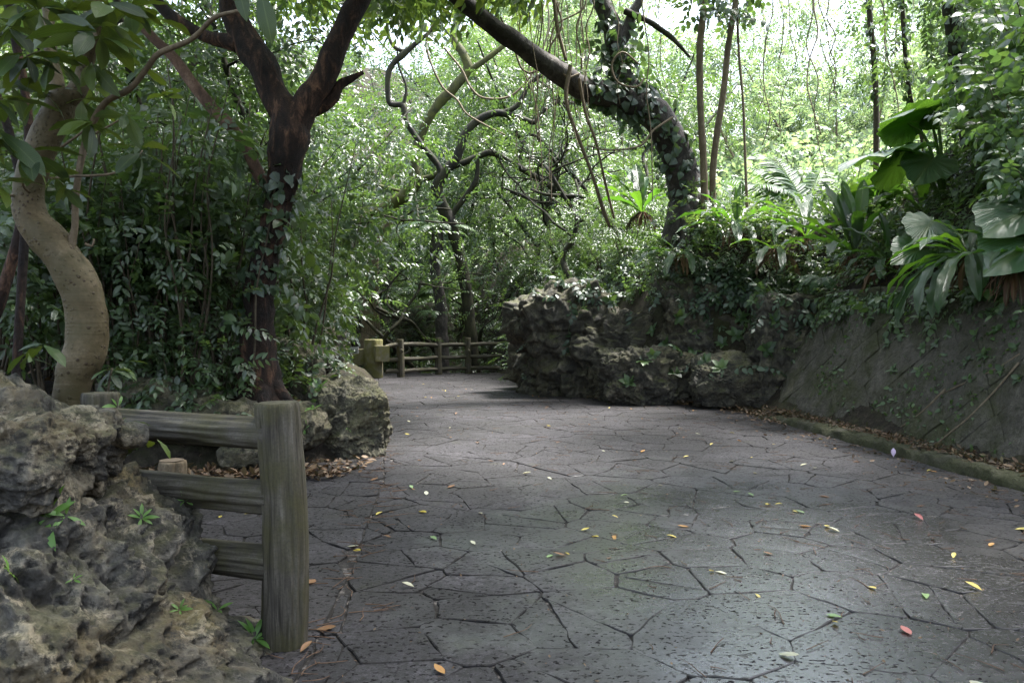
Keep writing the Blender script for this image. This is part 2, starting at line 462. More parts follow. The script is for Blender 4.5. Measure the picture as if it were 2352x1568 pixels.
def stone_path_mat(name, joint=False):
    m, nt, out = new_mat(name)
    co = nt.nodes.new('ShaderNodeTexCoord').outputs['Object']
    g = nt.nodes.new('ShaderNodeNewGeometry')
    pos = g.outputs['Position']
    oi = nt.nodes.new('ShaderNodeObjectInfo')
    n1 = noise(nt, pos, 2.1, 6, 0.65)
    n2 = noise(nt, pos, 19, 6, 0.7)
    n3 = noise(nt, pos, 95, 4, 0.7)
    if joint:
        base = ramp(nt, n2, [(0.35, (0.010, 0.009, 0.008)), (0.52, (0.030, 0.027, 0.025)), (0.62, (0.15, 0.135, 0.125))])
        finish(nt, out, base, 0.9, bump(nt, n3, 0.5, 0.01), 0.25)
        return m
    base = ramp(nt, n1, [(0.32, (0.028, 0.026, 0.029)), (0.5, (0.054, 0.050, 0.056)), (0.68, (0.105, 0.097, 0.108))])
    base = mixc(nt, 0.5, base, ramp(nt, oi.outputs['Random'], [(0.0, (0.030, 0.028, 0.031)), (0.5, (0.056, 0.052, 0.058)), (1.0, (0.100, 0.093, 0.102))]))
    base = mixc(nt, ramp(nt, n2, [(0.42, 0.8), (0.56, 0.0)]), base, (0.017, 0.016, 0.016))
    base = mixc(nt, ramp(nt, noise(nt, pos, 0.75, 5, 0.65), [(0.42, 0.55), (0.58, 0.0)]), base, (0.020, 0.019, 0.018))
    base = mixc(nt, ramp(nt, noise(nt, pos, 1.9, 6, 0.7), [(0.60, 0.0), (0.70, 0.45)]), base, (0.05, 0.052, 0.026))
    base = mixc(nt, ramp(nt, n3, [(0.40, 0.7), (0.56, 0.0)]), base, (0.016, 0.015, 0.014))
    spk = ramp(nt, n3, [(0.62, 0.0), (0.70, 0.7)])
    base = mixc(nt, spk, base, (0.17, 0.165, 0.16))
    # black crumbs of moss and pits, in drifts
    drift = ramp(nt, noise(nt, pos, 3.2, 5, 0.7), [(0.38, 0.25), (0.55, 1.0)])
    c1 = ramp(nt, noise(nt, mapping(nt, pos, (1, 1.25, 1)), 34, 2, 0.5), [(0.585, 0.0), (0.64, 1.0)])
    c2 = ramp(nt, noise(nt, pos, 11, 4, 0.75), [(0.60, 0.0), (0.68, 0.8)])
    crumbs = math_n(nt, 'MULTIPLY', math_n(nt, 'MAXIMUM', c1, c2), drift)
    base = mixc(nt, math_n(nt, 'MULTIPLY', crumbs, 0.82), base, (0.010, 0.0095, 0.009))
    # damp patch put on the right to give the sheen, broken up by noise
    sp_ = nt.nodes.new('ShaderNodeVectorMath'); sp_.operation = 'DISTANCE'
    nt.links.new(mapping(nt, pos, (0.62, 0.36, 0.0)), sp_.inputs[0])
    sp_.inputs[1].default_value = (1.9 * 0.62, 4.6 * 0.36, 0.0)
    wet = math_n(nt, 'SUBTRACT', math_n(nt, 'ADD', noise(nt, pos, 1.3, 5, 0.65), 0.42), math_n(nt, 'MULTIPLY', sp_.outputs['Value'], 0.42))
    wet = ramp(nt, wet, [(0.30, 0.0), (0.62, 1.0)])
    dry = math_n(nt, 'SUBTRACT', 1.0, wet)
    clean = math_n(nt, 'SUBTRACT', 1.0, crumbs, True)
    rough = math_n(nt, 'ADD', 0.25, math_n(nt, 'MULTIPLY', dry, 0.33))
    rough = math_n(nt, 'ADD', rough, math_n(nt, 'MULTIPLY', crumbs, 0.4))
    spec = math_n(nt, 'MULTIPLY', clean, math_n(nt, 'ADD', 0.22, math_n(nt, 'MULTIPLY', wet, 0.75)))
    sn = nt.nodes.new('ShaderNodeSeparateXYZ')
    nt.links.new(g.outputs['True Normal'], sn.inputs[0])
    rim = ramp(nt, sn.outputs[2], [(0.95, 1.0), (0.985, 0.0)])
    rough = math_n(nt, 'MAXIMUM', rough, rim)
    base = mixc(nt, math_n(nt, 'MULTIPLY', rim, 0.6), base, (0.022, 0.020, 0.018))
    h = math_n(nt, 'ADD', math_n(nt, 'MULTIPLY', n2, 0.8), math_n(nt, 'MULTIPLY', n3, 0.3))
    b1 = bump(nt, h, 0.35, 0.010)
    b2 = bump(nt, crumbs, 0.6, 0.006, b1)
    b3 = bump(nt, n1, 0.15, 0.02, b2)
    pb = finish(nt, out, base, rough, b3, 0.75)
    nt.links.new(spec, pb.inputs['Specular IOR Level'])
    nt.links.new(math_n(nt, 'MULTIPLY', math_n(nt, 'MULTIPLY', wet, clean), 0.75), pb.inputs['Coat Weight'])   # water film
    pb.inputs['Coat Roughness'].default_value = 0.22
    pb.inputs['Coat IOR'].default_value = 1.33
    return m

def soil_mat():
    m, nt, out = new_mat('forest_soil')
    pos = nt.nodes.new('ShaderNodeNewGeometry').outputs['Position']
    n1 = noise(nt, pos, 1.7, 6, 0.65)
    n2 = noise(nt, pos, 14, 6, 0.7)
    base = ramp(nt, n2, [(0.3, (0.012, 0.0095, 0.007)), (0.5, (0.028, 0.023, 0.017)), (0.7, (0.065, 0.052, 0.038))])
    base = mixc(nt, ramp(nt, n1, [(0.48, 0.0), (0.62, 0.55)]), base, (0.045, 0.05, 0.018))
    h = math_n(nt, 'ADD', n2, math_n(nt, 'MULTIPLY', noise(nt, pos, 50, 5, 0.7), 0.5))
    finish(nt, out, base, 0.92, bump(nt, h, 0.9, 0.05), 0.2)
    return m

def wall_mat(name, kerb=False):
    m, nt, out = new_mat(name)
    pos = nt.nodes.new('ShaderNodeNewGeometry').outputs['Position']
    oi = nt.nodes.new('ShaderNodeObjectInfo')
    n1 = noise(nt, pos, 1.4, 6, 0.65)
    n2 = noise(nt, pos, 11, 7, 0.72)
    n3 = noise(nt, pos, 70, 4, 0.7)
    base = ramp(nt, n2, [(0.3, (0.060, 0.053, 0.043)), (0.5, (0.125, 0.112, 0.092)), (0.7, (0.21, 0.19, 0.158))])
    base = mixc(nt, 0.3, base, ramp(nt, oi.outputs['Random'], [(0, (0.055, 0.05, 0.042)), (1, (0.14, 0.13, 0.108))]))
    sp = nt.nodes.new('ShaderNodeSeparateXYZ')
    nt.links.new(pos, sp.inputs[0])
    mo = math_n(nt, 'ADD', n1, math_n(nt, 'MULTIPLY', noise(nt, pos, 6, 6, 0.7), 0.35))
    base = mixc(nt, ramp(nt, mo, [(0.48 if kerb else 0.62, 0.0), (0.66 if kerb else 0.80, 0.8)]), base, (0.050, 0.056, 0.016))
    strk = noise(nt, mapping(nt, pos, (1, 1.6, 0.5)), 2.6, 6, 0.7)
    base = mixc(nt, ramp(nt, strk, [(0.50, 0.0), (0.64, 0.3)]), base, (0.03, 0.027, 0.022))
    base = mixc(nt, ramp(nt, n3, [(0.34, 0.6), (0.55, 0.0)]), base, (0.022, 0.020, 0.017))
    base = mixc(nt, ramp(nt, noise(nt, pos, 23, 5, 0.7), [(0.64, 0.0), (0.72, 0.55)]), base, (0.22, 0.21, 0.18))
    h = math_n(nt, 'ADD', n2, math_n(nt, 'MULTIPLY', n3, 0.3))
    finish(nt, out, base, 0.85, bump(nt, noise(nt, pos, 4.5, 7, 0.7), 0.9, 0.10, bump(nt, h, 0.9, 0.03)), 0.3)
    return m

def log_mat():
    """cast concrete logs: grey, grooved along the local Z, green where moss sits"""
    m, nt, out = new_mat('weathered_log')
    co = objco(nt)
    st = mapping(nt, co, (1, 1, 0.06))
    n1 = noise(nt, st, 42, 6, 0.65, 0.4)
    n2 = noise(nt, st, 16, 5, 0.6, 0.8)
    big = noise(nt, co, 4.2, 5, 0.6)
    f = noise(nt, co, 90, 4, 0.7)
    base = ramp(nt, n1, [(0.32, (0.028, 0.024, 0.018)), (0.5, (0.078, 0.069, 0.053)), (0.68, (0.145, 0.132, 0.106))])
    base = mixc(nt, ramp(nt, n2, [(0.36, 0.8), (0.47, 0.0)]), base, (0.014, 0.012, 0.009))
    base = mixc(nt, ramp(nt, big, [(0.42, 0.0), (0.60, 0.7)]), base, (0.060, 0.056, 0.020))
    base = mixc(nt, ramp(nt, f, [(0.35, 0.4), (0.55, 0.0)]), base, (0.03, 0.027, 0.02))
    b1 = bump(nt, n2, 0.8, 0.012)
    b2 = bump(nt, n1, 0.7, 0.006, b1)
    finish(nt, out, base, 0.8, b2, 0.3)
    return m

def concrete_mat():
    m, nt, out = new_mat('lichen_concrete')
    co = objco(nt)
    n1 = noise(nt, co, 5, 6, 0.65)
    n2 = noise(nt, mapping(nt, co, (1, 1, 0.3)), 9, 6, 0.7)
    base = ramp(nt, n2, [(0.3, (0.12, 0.11, 0.08)), (0.55, (0.21, 0.19, 0.135)), (0.75, (0.30, 0.275, 0.21))])
    base = mixc(nt, ramp(nt, n1, [(0.38, 0.0), (0.56, 0.85)]), base, (0.15, 0.14, 0.045))
    base = mixc(nt, ramp(nt, noise(nt, co, 13, 5, 0.7), [(0.55, 0.0), (0.7, 0.6)]), base, (0.10, 0.105, 0.035))
    finish(nt, out, base, 0.85, bump(nt, n2, 0.5, 0.01), 0.3)
    return m

M_FLAG = stone_path_mat('flagstone_wet')
M_JOINT = stone_path_mat('mortar_bed', True)
M_SOIL = soil_mat()
M_WALL = wall_mat('wall_block_face')
M_KERB = wall_mat('kerb_concrete', True)
M_LOG = log_mat()
M_CONC = concrete_mat()

# ------------------------------------------------------------------ the lie of the land
def Rb(y):
    return np.interp(y, [0, 6.9, 9.3, 11.6, 13.5, 14.8, 15.3, 15.9, 17.5, 22, 24.5, 30, 45], [4.6, 4.5, 4.3, 4.05, 3.9, 3.8, 2.9, 2.0, 1.6, 0.1, -0.3, -2, -6])
def Lb(y):
    return np.interp(y, [0, 7.5, 7.9, 8.6, 9.5, 22, 26, 45], [-7, -7, -3.2, -1.9, -1.75, -3.9, -6, -10])
def Lj(y):
    return np.interp(y, [1.5, 3.2, 4.49, 7.46, 8.86, 22], [-0.85, -0.88, -0.94, -1.22, -1.46, -3.75])

def H(x, y, rough=True):
    x, y = np.broadcast_arrays(np.asarray(x, float), np.asarray(y, float))
    h = np.interp(y, [0, 24.6, 25.6, 30, 34, 72, 84, 130], [0, 0, -0.25, 0.3, 1.4, 24.5, 26, 20])
    h = np.where(y > 34, h * (1 - 0.58 * sstep(x / np.maximum(y, 1), 0.10, 0.22) * (1 - sstep(x / np.maximum(y, 1), 0.42, 0.60))), h)  # hill lowered in this sector so open sky gives the path its sheen
    dr = x - Rb(y)
    near = np.interp(dr, [0, 0.2, 0.47, 0.55, 1.4, 2.2, 3.5, 6, 12, 40], [0, 0.05, 0.06, 0.15, 1.93, 2.75, 4.1, 6.6, 10, 18])
    far = np.interp(dr, [0, 0.3, 1.0, 2.1, 5, 12, 40], [0, 0.25, 1.8, 3.35, 3.9, 5, 9])
    k = sstep(y, 13.9, 15.2)
    br = near * (1 - k) + far * k
    dl = Lb(y) - x
    bl = np.interp(dl, [0, 0.25, 1, 4, 12, 50], [0, 0.3, 0.58, 0.9, 1.7, 9])
    out = h + np.where(dr > 0, br, 0) + np.where(dl > 0, bl, 0)
    if rough:
        p = np.stack([x.ravel(), y.ravel(), np.zeros(x.size)], 1)
        n = fbm(p * 0.9, 4, 3).reshape(x.shape) * 0.16 + fbm(p * 0.22, 3, 9).reshape(x.shape) * 0.4 * sstep(y, 26, 36)
        amt = sstep(np.maximum(dr - 1.35, dl - 0.3), 0.0, 1.0) + sstep(y, 25.2, 26.5)
        out = out + n * np.clip(amt, 0, 1)
        on_path = (dr < 0.12) & (dl < 0.1) & (y < 24.9)
        out = np.where(on_path, -0.06, out)
    return out

xs = np.concatenate([np.linspace(-70, -13, 24), np.arange(-12.5, 14, 0.28), np.linspace(14.5, 90, 30)])
ys = np.concatenate([np.linspace(-30, 1, 14), np.arange(1.3, 33, 0.28), np.linspace(33.5, 130, 60)])
XX, YY = np.meshgrid(xs, ys)
ZZ = H(XX, YY)
nx, ny = len(xs), len(ys)
idx = np.arange(nx * ny).reshape(ny, nx)
quads = np.stack([idx[:-1, :-1].ravel(), idx[:-1, 1:].ravel(), idx[1:, 1:].ravel(), idx[1:, :-1].ravel()], 1)
g_me = mk_mesh('ground', np.stack([XX.ravel(), YY.ravel(), ZZ.ravel()], 1), [quads])
ground = tag(link('ground', g_me, None, M_SOIL), kind='structure')

# path bed
yy = np.concatenate([np.arange(-3, 7.3, 0.5), np.arange(7.4, 24.9, 0.12)])
lv = np.stack([Lb(yy) - 0.12, yy, np.full(len(yy), -0.013)], 1)
rv = np.stack([Rb(yy) + 0.10, yy, np.full(len(yy), -0.013)], 1)
V = np.concatenate([lv, rv])
n = len(yy)
a = np.arange(n - 1)
path = tag(link('path', mk_mesh('path', V, [np.stack([a, a + n, a + n + 1, a + 1], 1)]), None, M_JOINT), kind='structure')

# ------------------------------------------------------------------ flagstones
def clip(poly, nrm, off):
    """keep the side where dot(p,nrm) <= off"""
    res = []
    m = len(poly)
    for k in range(m):
        p, q = poly[k], poly[(k + 1) % m]
        dp, dq = p[0] * nrm[0] + p[1] * nrm[1] - off, q[0] * nrm[0] + q[1] * nrm[1] - off
        if dp <= 0: res.append(p)
        if dp * dq < 0:
            t = dp / (dp - dq)
            res.append((p[0] + (q[0] - p[0]) * t, p[1] + (q[1] - p[1]) * t))
    return res

def soften(poly, step, wob, seed, cut=0.16, rc=0.03):
    pts = []
    m = len(poly)
    for k in range(m):                        # cut the corners
        p, q = np.array(poly[k]), np.array(poly[(k + 1) % m])
        L = np.linalg.norm(q - p)
        if L < 1e-4: continue
        c = min(cut, rc / L)
        ns = max(1, int(L / step))
        for j in range(ns + 1):
            pts.append(p + (q - p) * (c + (1 - 2 * c) * j / ns))
    pts = np.array(pts)
    p3 = np.concatenate([pts, np.full((len(pts), 1), seed * 7.3)], 1)
    w = np.stack([fbm(p3 * 7, 3, 1), fbm(p3 * 7 + 40, 3, 2)], 1) * wob
    return pts + w

def slab_mesh(pts, z, bev=0.005, thick=0.05, dome=0.0012, mapf=None, name='flagstone'):
    c = pts.mean(0)
    n = len(pts)
    d = pts - c
    r = np.linalg.norm(d, axis=1, keepdims=True)
    inner = c + d * (1 - bev / np.maximum(r, 0.05))
    inner2 = c + d * 0.55
    V = np.concatenate([
        np.concatenate([pts, np.full((n, 1), z - thick)], 1),
        np.concatenate([pts, np.full((n, 1), z - bev * 0.8)], 1),
        np.concatenate([inner, np.full((n, 1), z)], 1),
        np.concatenate([inner2, np.full((n, 1), z + dome)], 1),
        [[c[0], c[1], z + dome]]])
    k = np.arange(n)
    k2 = (k + 1) % n
    F = [np.stack([k + n * j, k2 + n * j, k2 + n * (j + 1), k + n * (j + 1)], 1) for j in range(3)]
    T = np.stack([k + 3 * n, k2 + 3 * n, np.full(n, 4 * n)], 1)
    if mapf: V = mapf(V)
    return V, F + [T]

SP = 0.43
sd = []
r2 = np.random.default_rng(21)
row = 0
yv = 1.2
while yv < 25.2:
    x0 = -6.4 + (row % 2) * 0.33
    while x0 < 5.4:
        sd.append((x0 + r2.uniform(-0.24, 0.24), yv + r2.uniform(-0.2, 0.2)))
        x0 += SP * 1.12
    yv += SP * 0.95
    row += 1
sd = np.array(sd)
sd = sd[r2.random(len(sd)) > 0.13]
stones = []
for k, s in enumerate(sd):
    if not (Lb(s[1]) - 0.1 < s[0] < Rb(s[1]) + 0.1) or s[1] > 24.8: continue
    if s[1] < 2.5 or abs(s[0]) > 0.70 * s[1] + 1.2: continue          # outside the frame
    d = np.linalg.norm(sd - s, axis=1)
    near = np.argsort(d)[1:22]
    gap = r2.choice([0.001, 0.002, 0.003, 0.005, 0.008])
    poly = [(s[0] - 1, s[1] - 1), (s[0] + 1, s[1] - 1), (s[0] + 1, s[1] + 1), (s[0] - 1, s[1] + 1)]
    for j in near:
        nn = (sd[j] - s) / d[j]
        poly = clip(poly, nn, float(np.dot(nn, (sd[j] + s) / 2) - gap))
    parts = [poly]
    if s[1] < 22:                                                       # the long joint on the left cuts stones in two
        y0 = s[1]
        xl = float(Lj(y0))
        sl = float(Lj(y0 + 0.3) - Lj(y0 - 0.3)) / 0.6
        nn = np.array([-1.0, sl]) / math.hypot(1, sl)
        of = float(np.dot(nn, (xl, y0)))
        parts = [clip(poly, nn, of - 0.009), clip(poly, -nn, -of - 0.009)]
    more = []
    for poly in parts:                                                  # some stones lie broken
        if len(poly) >= 3 and r2.random() < 0.38:
            c = np.mean(np.array(poly), 0) + r2.normal(size=2) * 0.05
            a = r2.uniform(0, 3.14)
            nn = np.array([math.cos(a), math.sin(a)])
            of = float(np.dot(nn, c))
            g2 = r2.choice([0.001, 0.002, 0.004])
            more += [clip(poly, nn, of - g2), clip(poly, -nn, -of - g2)]
        else: more.append(poly)
    for j, poly in enumerate(more):
        if len(poly) < 3: continue
        pa = np.array(poly)
        if 0.5 * abs(np.dot(pa[:, 0], np.roll(pa[:, 1], 1)) - np.dot(pa[:, 1], np.roll(pa[:, 0], 1))) < 0.012: continue
        pts = soften(poly, 0.065 if s[1] < 12 else 0.12, 0.013, k * 2 + j, 0.16, 0.014)
        if len(pts) < 5: continue
        stones.append((s[1], pts, r2.uniform(-0.003, 0.003)))
stones.sort(key=lambda t: t[0])
rest = MB()
for k, (y0, pts, dz) in enumerate(stones):
    z = dz
    if k < 300:
        c = pts.mean(0)
        V, F = slab_mesh(pts - c, z)
        o = link('flagstone', mk_mesh('flagstone', V, F, None, False), path, M_FLAG)
        o.location = (c[0], c[1], 0)
    else:
        rest.add(*slab_mesh(pts, z))
if rest.n:
    tag(rest.obj('far_flagstones', M_FLAG, path, False), kind='stuff')

# ------------------------------------------------------------------ kerb
def sweep(name, ysamp, prof, mat, nscale=3.0, amp=0.02, seed=0, zfade=None):
    rows = []
    for y in ysamp:
        x = float(Rb(y))
        k = 1.0 if zfade is None else float(zfade(y))
        rows.append([(x + p[0], y, p[1] * (k if p[1] > 0 else 1)) for p in prof])
    A = np.array(rows)
    m = len(prof)
    V = A.reshape(-1, 3)
    V = V + np.stack([fbm(V * nscale + 9, 4, seed), np.zeros(len(V)), fbm(V * nscale, 4, seed + 5)], 1) * amp
    i = np.arange(len(ysamp) * m).reshape(len(ysamp), m)
    q = np.stack([i[:-1, :-1].ravel(), i[:-1, 1:].ravel(), i[1:, 1:].ravel(), i[1:, :-1].ravel()], 1)
    return mk_mesh(name, V, [q])
prof = [(-0.03, -0.03), (-0.025, 0.0), (-0.015, 0.04), (-0.005, 0.085), (0.02, 0.105), (0.07, 0.11), (0.13, 0.11), (0.19, 0.105), (0.22, 0.08), (0.22, 0.0)]
kerb = link('kerb', sweep('kerb', np.arange(2.0, 12.9, 0.07), prof, M_KERB, 6.0, 0.034, 4, lambda y: 1 - 0.9 * sstep(y, 11.2, 12.9)), None, M_KERB)
tag(kerb, 'low mossy concrete kerb along the foot of the retaining wall', 'kerb')

# ------------------------------------------------------------------ retaining wall of diagonal blocks
Y0, Y1, WT = 2.4, 14.3, 2.0
def wall_map(V):
    """(s along y, t up the slope 0..2.05 m, out) -> world"""
    s, t, o = V[:, 0], V[:, 1], V[:, 2]
    yb = np.clip(s, Y0 - 1, Y1 + 1)
    f = t / 2.05
    w3 = np.stack([s * 1.1, t * 1.1, np.zeros(len(s))], 1)
    o = o + 0.045 * fbm(w3, 3, 71) + 0.012 * fbm(w3 * 6, 3, 72)
    x = Rb(yb) + 0.47 + 0.92 * f - o * 0.9
    z = 0.06 + 1.93 * f + o * 0.42
    return np.stack([x, yb, z], 1)
wall = empty('retaining_wall', (float(Rb(8.0)) + 0.47, 8.0, 0), 'sloping dark retaining wall of diagonal blocks with moss beside the path', 'wall')
WO = np.array([float(Rb(8.0)) + 0.47, 8.0, 0])
ss = np.arange(Y0, Y1 + 0.01, 0.25)
tt = np.linspace(-0.15, 2.05, 9)
S, T = np.meshgrid(ss, tt)
V = wall_map(np.stack([S.ravel(), T.ravel(), np.full(S.size, -0.05)], 1)) - WO
i = np.arange(S.size).reshape(S.shape)
q = np.stack([i[:-1, :-1].ravel(), i[:-1, 1:].ravel(), i[1:, 1:].ravel(), i[1:, :-1].ravel()], 1)
link('backing', mk_mesh('backing', V, [q]), wall, M_SOIL)
r3 = np.random.default_rng(5)
ca = math.radians(47)
e1, e2 = np.array([-math.cos(ca), math.sin(ca)]), np.array([math.sin(ca), math.cos(ca)])
BL, BW = 0.62, 0.40
for ia in range(-26, 40):
    off = r3.uniform(0, BL)
    for ib in range(-24, 24):
        c = np.array([8.0, 1.0]) + e2 * ((ia - 8) * BW) + e1 * (ib * BL + off)
        g = 0.001
        poly = [tuple(c + e1 * (a * (BL / 2 - g)) + e2 * (b * (BW / 2 - g))) for a, b in ((-1, -1), (1, -1), (1, 1), (-1, 1))]
        for nn, of in (((-1, 0), -Y0), ((1, 0), Y1), ((0, -1), 0.0), ((0, 1), 2.0)):
            if poly: poly = clip(poly, nn, of)
        if len(poly) < 3: continue
        pa = np.array(poly)
        ar = 0.5 * abs(np.dot(pa[:, 0], np.roll(pa[:, 1], 1)) - np.dot(pa[:, 1], np.roll(pa[:, 0], 1)))
        if ar < 0.015: continue
        if pa[:, 0].mean() < 4.6: continue
        # anticlockwise as seen from the path
        pts = soften(poly, 0.12, 0.006, ia * 31 + ib, 0.05, 0.015)
        V, F = slab_mesh(pts, r3.uniform(-0.014, 0.012), 0.006, 0.08, 0.003, wall_map)
        F = [f[:, ::-1] for f in F]
        cc = V.mean(0)
        o = link('block', mk_mesh('block', V - cc, F, None, False), wall, M_WALL)
        o.location = tuple(cc - WO)
for k, y in enumerate(np.arange(4.6, 13.0, 0.98)):
    def cop(V):
        b = wall_map(np.stack([V[:, 1] + y, np.full(len(V), 2.05), np.zeros(len(V))], 1))
        b[:, 0] += V[:, 0]
        b[:, 2] += V[:, 2]
        return b
    nx_, ny_ = 5, 12
    B = []
    prof2 = [(-0.05, -0.10), (-0.05, 0.015), (-0.035, 0.03), (0.16, 0.035), (0.18, 0.02), (0.18, -0.1)]
    L_ = np.linspace(0.006, 0.974, ny_)
    V = np.array([(p[0], l, p[1]) for l in L_ for p in prof2])
    V = cop(V)
    V = V + fbm(V * 5, 3, 8)[:, None] * np.array([0.012, 0, 0.012])
    m = len(prof2)
    i = np.arange(len(V)).reshape(ny_, m)
    q = np.stack([i[:-1, :-1].ravel(), i[:-1, 1:].ravel(), i[1:, 1:].ravel(), i[1:, :-1].ravel()], 1)
    caps = [np.array([i[0, ::-1][:4]]), np.array([[i[0, 0], i[0, 5], i[0, 4], i[0, 3]]]), np.array([i[-1, :4]]), np.array([[i[-1, 3], i[-1, 4], i[-1, 5], i[-1, 0]]])]
    cc = V.mean(0)
    o = link('coping', mk_mesh('coping', V - cc, [q] + caps), wall, M_KERB)
    o.location = tuple(cc - WO)
lp = MB()
pp = np.array([(0, -0.02), (0.11, -0.01), (0.20, 0.04), (0.16, 0.16), (0.08, 0.24), (0.0, 0.2), (-0.05, 0.1)])
V, F = slab_mesh(soften([tuple(x) for x in pp], 0.05, 0.012, 5), 0.03, 0.01, 0.05, 0.004, lambda v: wall_map(v + np.array([12.05, 1.72, 0.0])))
cc = V.mean(0)
o = link('lichen_patch', mk_mesh('lichen_patch', V - cc, [f[:, ::-1] for f in F]), wall, M_CONC)
o.location = tuple(cc - WO)

# ------------------------------------------------------------------ rocks
_ico = {}
def ico(level):
    if level not in _ico:
        bm = bmesh.new()
        bmesh.ops.create_icosphere(bm, subdivisions=level, radius=1.0)
        V = np.array([v.co[:] for v in bm.verts])
        F = np.array([[v.index for v in f.verts] for f in bm.faces])
        bm.free()
        _ico[level] = (norm(V), F)
    return _ico[level]

def rock(name, c, rad, label, seed, level=6, mat=M_ROCK, box=0.6, a1=0.28, a2=0.13, a3=0.05, pit=0.06, f=1.0, rz=0.0, tilt=(0, 0), group=None, parent=None, shape=None):
    """weathered limestone: lumps, ledges and solution pits"""
    N, F = ico(level)
    e = 1 - box * 0.62
    B = np.sign(N) * np.abs(N) ** e
    B = B / np.maximum(np.abs(B).max(1, keepdims=True), 1e-6) * box + N * (1 - box)
    rad = np.array(rad, float)
    V = B * rad
    if shape is not None: V = shape(V)
    s = float(rad.mean())
    q = V * f
    d = fbm(q * 0.9 / max(s, 0.3) * 1.1 + seed * 3.1, 3, seed) * a1 * s
    w = np.stack([fbm(q * 1.1 + 5, 3, seed + 60), fbm(q * 1.1 + 25, 3, seed + 61), fbm(q * 1.1 + 45, 3, seed + 62)], 1) * 0.35
    f1, f2 = worley(q * 1.9 + w + seed, seed)
    d = d + (f2 - f1 - 0.35) * a2 * min(s, 1.0)
    d = d + ridged(q * 3.2 + seed + w, 4, seed + 3) * a3 * 0.6
    p1, _ = worley(q * 6.5 + w * 3 + seed * 2.0, seed + 9)
    d = d - np.clip(0.42 - p1, 0, 1) * pit * 2.0
    if level >= 7:
        p2, _ = worley(q * 17 + w * 5 + seed, seed + 19)
        d = d - np.clip(0.42 - p2, 0, 1) * pit * 1.1 + fbm(q * 26, 3, seed + 33) * a3 * 0.22
    V = V + N * d[:, None]
    me = mk_mesh(name, V, [F])
    o = link(name, me, parent, mat)
    o.location = tuple(c)
    o.rotation_euler = (tilt[0], tilt[1], rz)
    if label: tag(o, label, 'rock', group)
    return o

def fore_shape(V):
    z = V[:, 2]
    k = sstep(z, -0.3, 1.3)
    V = V.copy()
    V[:, 0] -= 0.62 * k ** 1.2
    V[:, 0] += 0.24 * sstep(z, 0.30, -0.05)
    V[:, 1] += 0.25 * k
    return V
rock('limestone_rock', (-2.13, 3.02, 0.0), (0.98, 0.70, 1.02), 'large pitted ochre and grey limestone rock at the left front beside the fence post', 3, 8, M_ROCK_FORE, 0.35, 0.15, 0.16, 0.075, 0.085, 1.6, shape=fore_shape)
rock('limestone_rock', (-2.20, 3.12, 1.00), (0.58, 0.42, 0.17), 'cracked limestone cap slab on top of the large rock at the left front', 11, 7, M_ROCK_FORE, 0.45, 0.2, 0.12, 0.04, 0.045, 1.8, rz=0.15, tilt=(0, 0.16))
rock('limestone_rock', (-3.0, 4.0, 0.42), (0.75, 0.5, 0.72), 'dark rock behind the left front rock at the foot of the pale tree', 15, 6, M_ROCK_FORE, 0.4, 0.2, 0.15, 0.07, 0.08, 1.6)
rock('limestone_rock', P(290, 1000, 3.45), (0.07, 0.07, 0.045), 'small rock wedged under the top fence rail beside the cap slab', 17, 5, M_ROCK_FORE, 0.4, pit=0.02, a3=0.02)

# rock outcrop on the right
rock('rock_outcrop', (3.0, 17.8, 0.65), (2.45, 1.9, 1.32), 'big weathered limestone outcrop at the bend right of the path', 23, 7, M_ROCK, 0.55, 0.20, 0.42, 0.22, 0.16, 0.72, rz=-0.18)
rock('rock_outcrop', (4.35, 16.15, 0.85), (1.35, 1.0, 1.5), 'jagged right half of the limestone outcrop between the boulders and the ferns', 27, 7, M_ROCK, 0.5, 0.22, 0.38, 0.2, 0.14, 0.8, rz=-0.3)
rock('rock_outcrop', P(1275, 735, 17.2), (0.95, 0.9, 0.62), 'pale ledge forming the upper left end of the outcrop', 29, 6, M_ROCK, 0.55, 0.25, 0.25, 0.14, 0.10, 1.1, rz=0.3, tilt=(0, -0.3))
rock('boulder', P(1482, 876, 15.35), (0.98, 0.75, 0.56), 'undercut grey boulder at the foot of the outcrop beside the path', 31, 7, M_ROCK, 0.5, 0.22, 0.22, 0.10, 0.08, 1.2, rz=0.1)
rock('boulder', P(1690, 886, 14.2), (0.92, 0.7, 0.47), 'smooth dark boulder between the outcrop and the retaining wall', 37, 7, M_ROCK, 0.4, 0.2, 0.16, 0.07, 0.06, 1.2, rz=-0.2)
rock('boulder', P(1335, 868, 16.6), (0.42, 0.45, 0.52), 'narrow dark boulder left of the undercut boulder', 41, 6, M_ROCK, 0.4, 0.22, 0.2, 0.1, 0.07, 1.3)
rock('boulder', P(1225, 838, 18.4), (0.42, 0.5, 0.55), 'wedge shaped boulder at the left foot of the outcrop', 43, 6, M_ROCK, 0.6, 0.2, 0.16, 0.07, 0.06, 1.2, rz=0.6, tilt=(0.1, 0.3))
rock('rock_outcrop', P(1640, 735, 16.4), (1.3, 0.9, 0.95), 'earthy rock shelf at the upper right of the outcrop under the ferns', 47, 6, M_ROCK, 0.5, 0.25, 0.25, 0.15, 0.1, 1.0)
rock('rock_outcrop', P(1800, 835, 14.0), (0.55, 0.5, 0.85), 'crumbling rock face where the outcrop meets the retaining wall', 49, 6, M_ROCK, 0.5, 0.22, 0.2, 0.12, 0.08, 1.1)
rock('rock_outcrop', P(1835, 745, 14.0), (0.75, 0.5, 0.55), 'rubbly rock knob above the junction of outcrop and wall', 51, 6, M_ROCK, 0.5, 0.22, 0.2, 0.12, 0.08, 1.1)
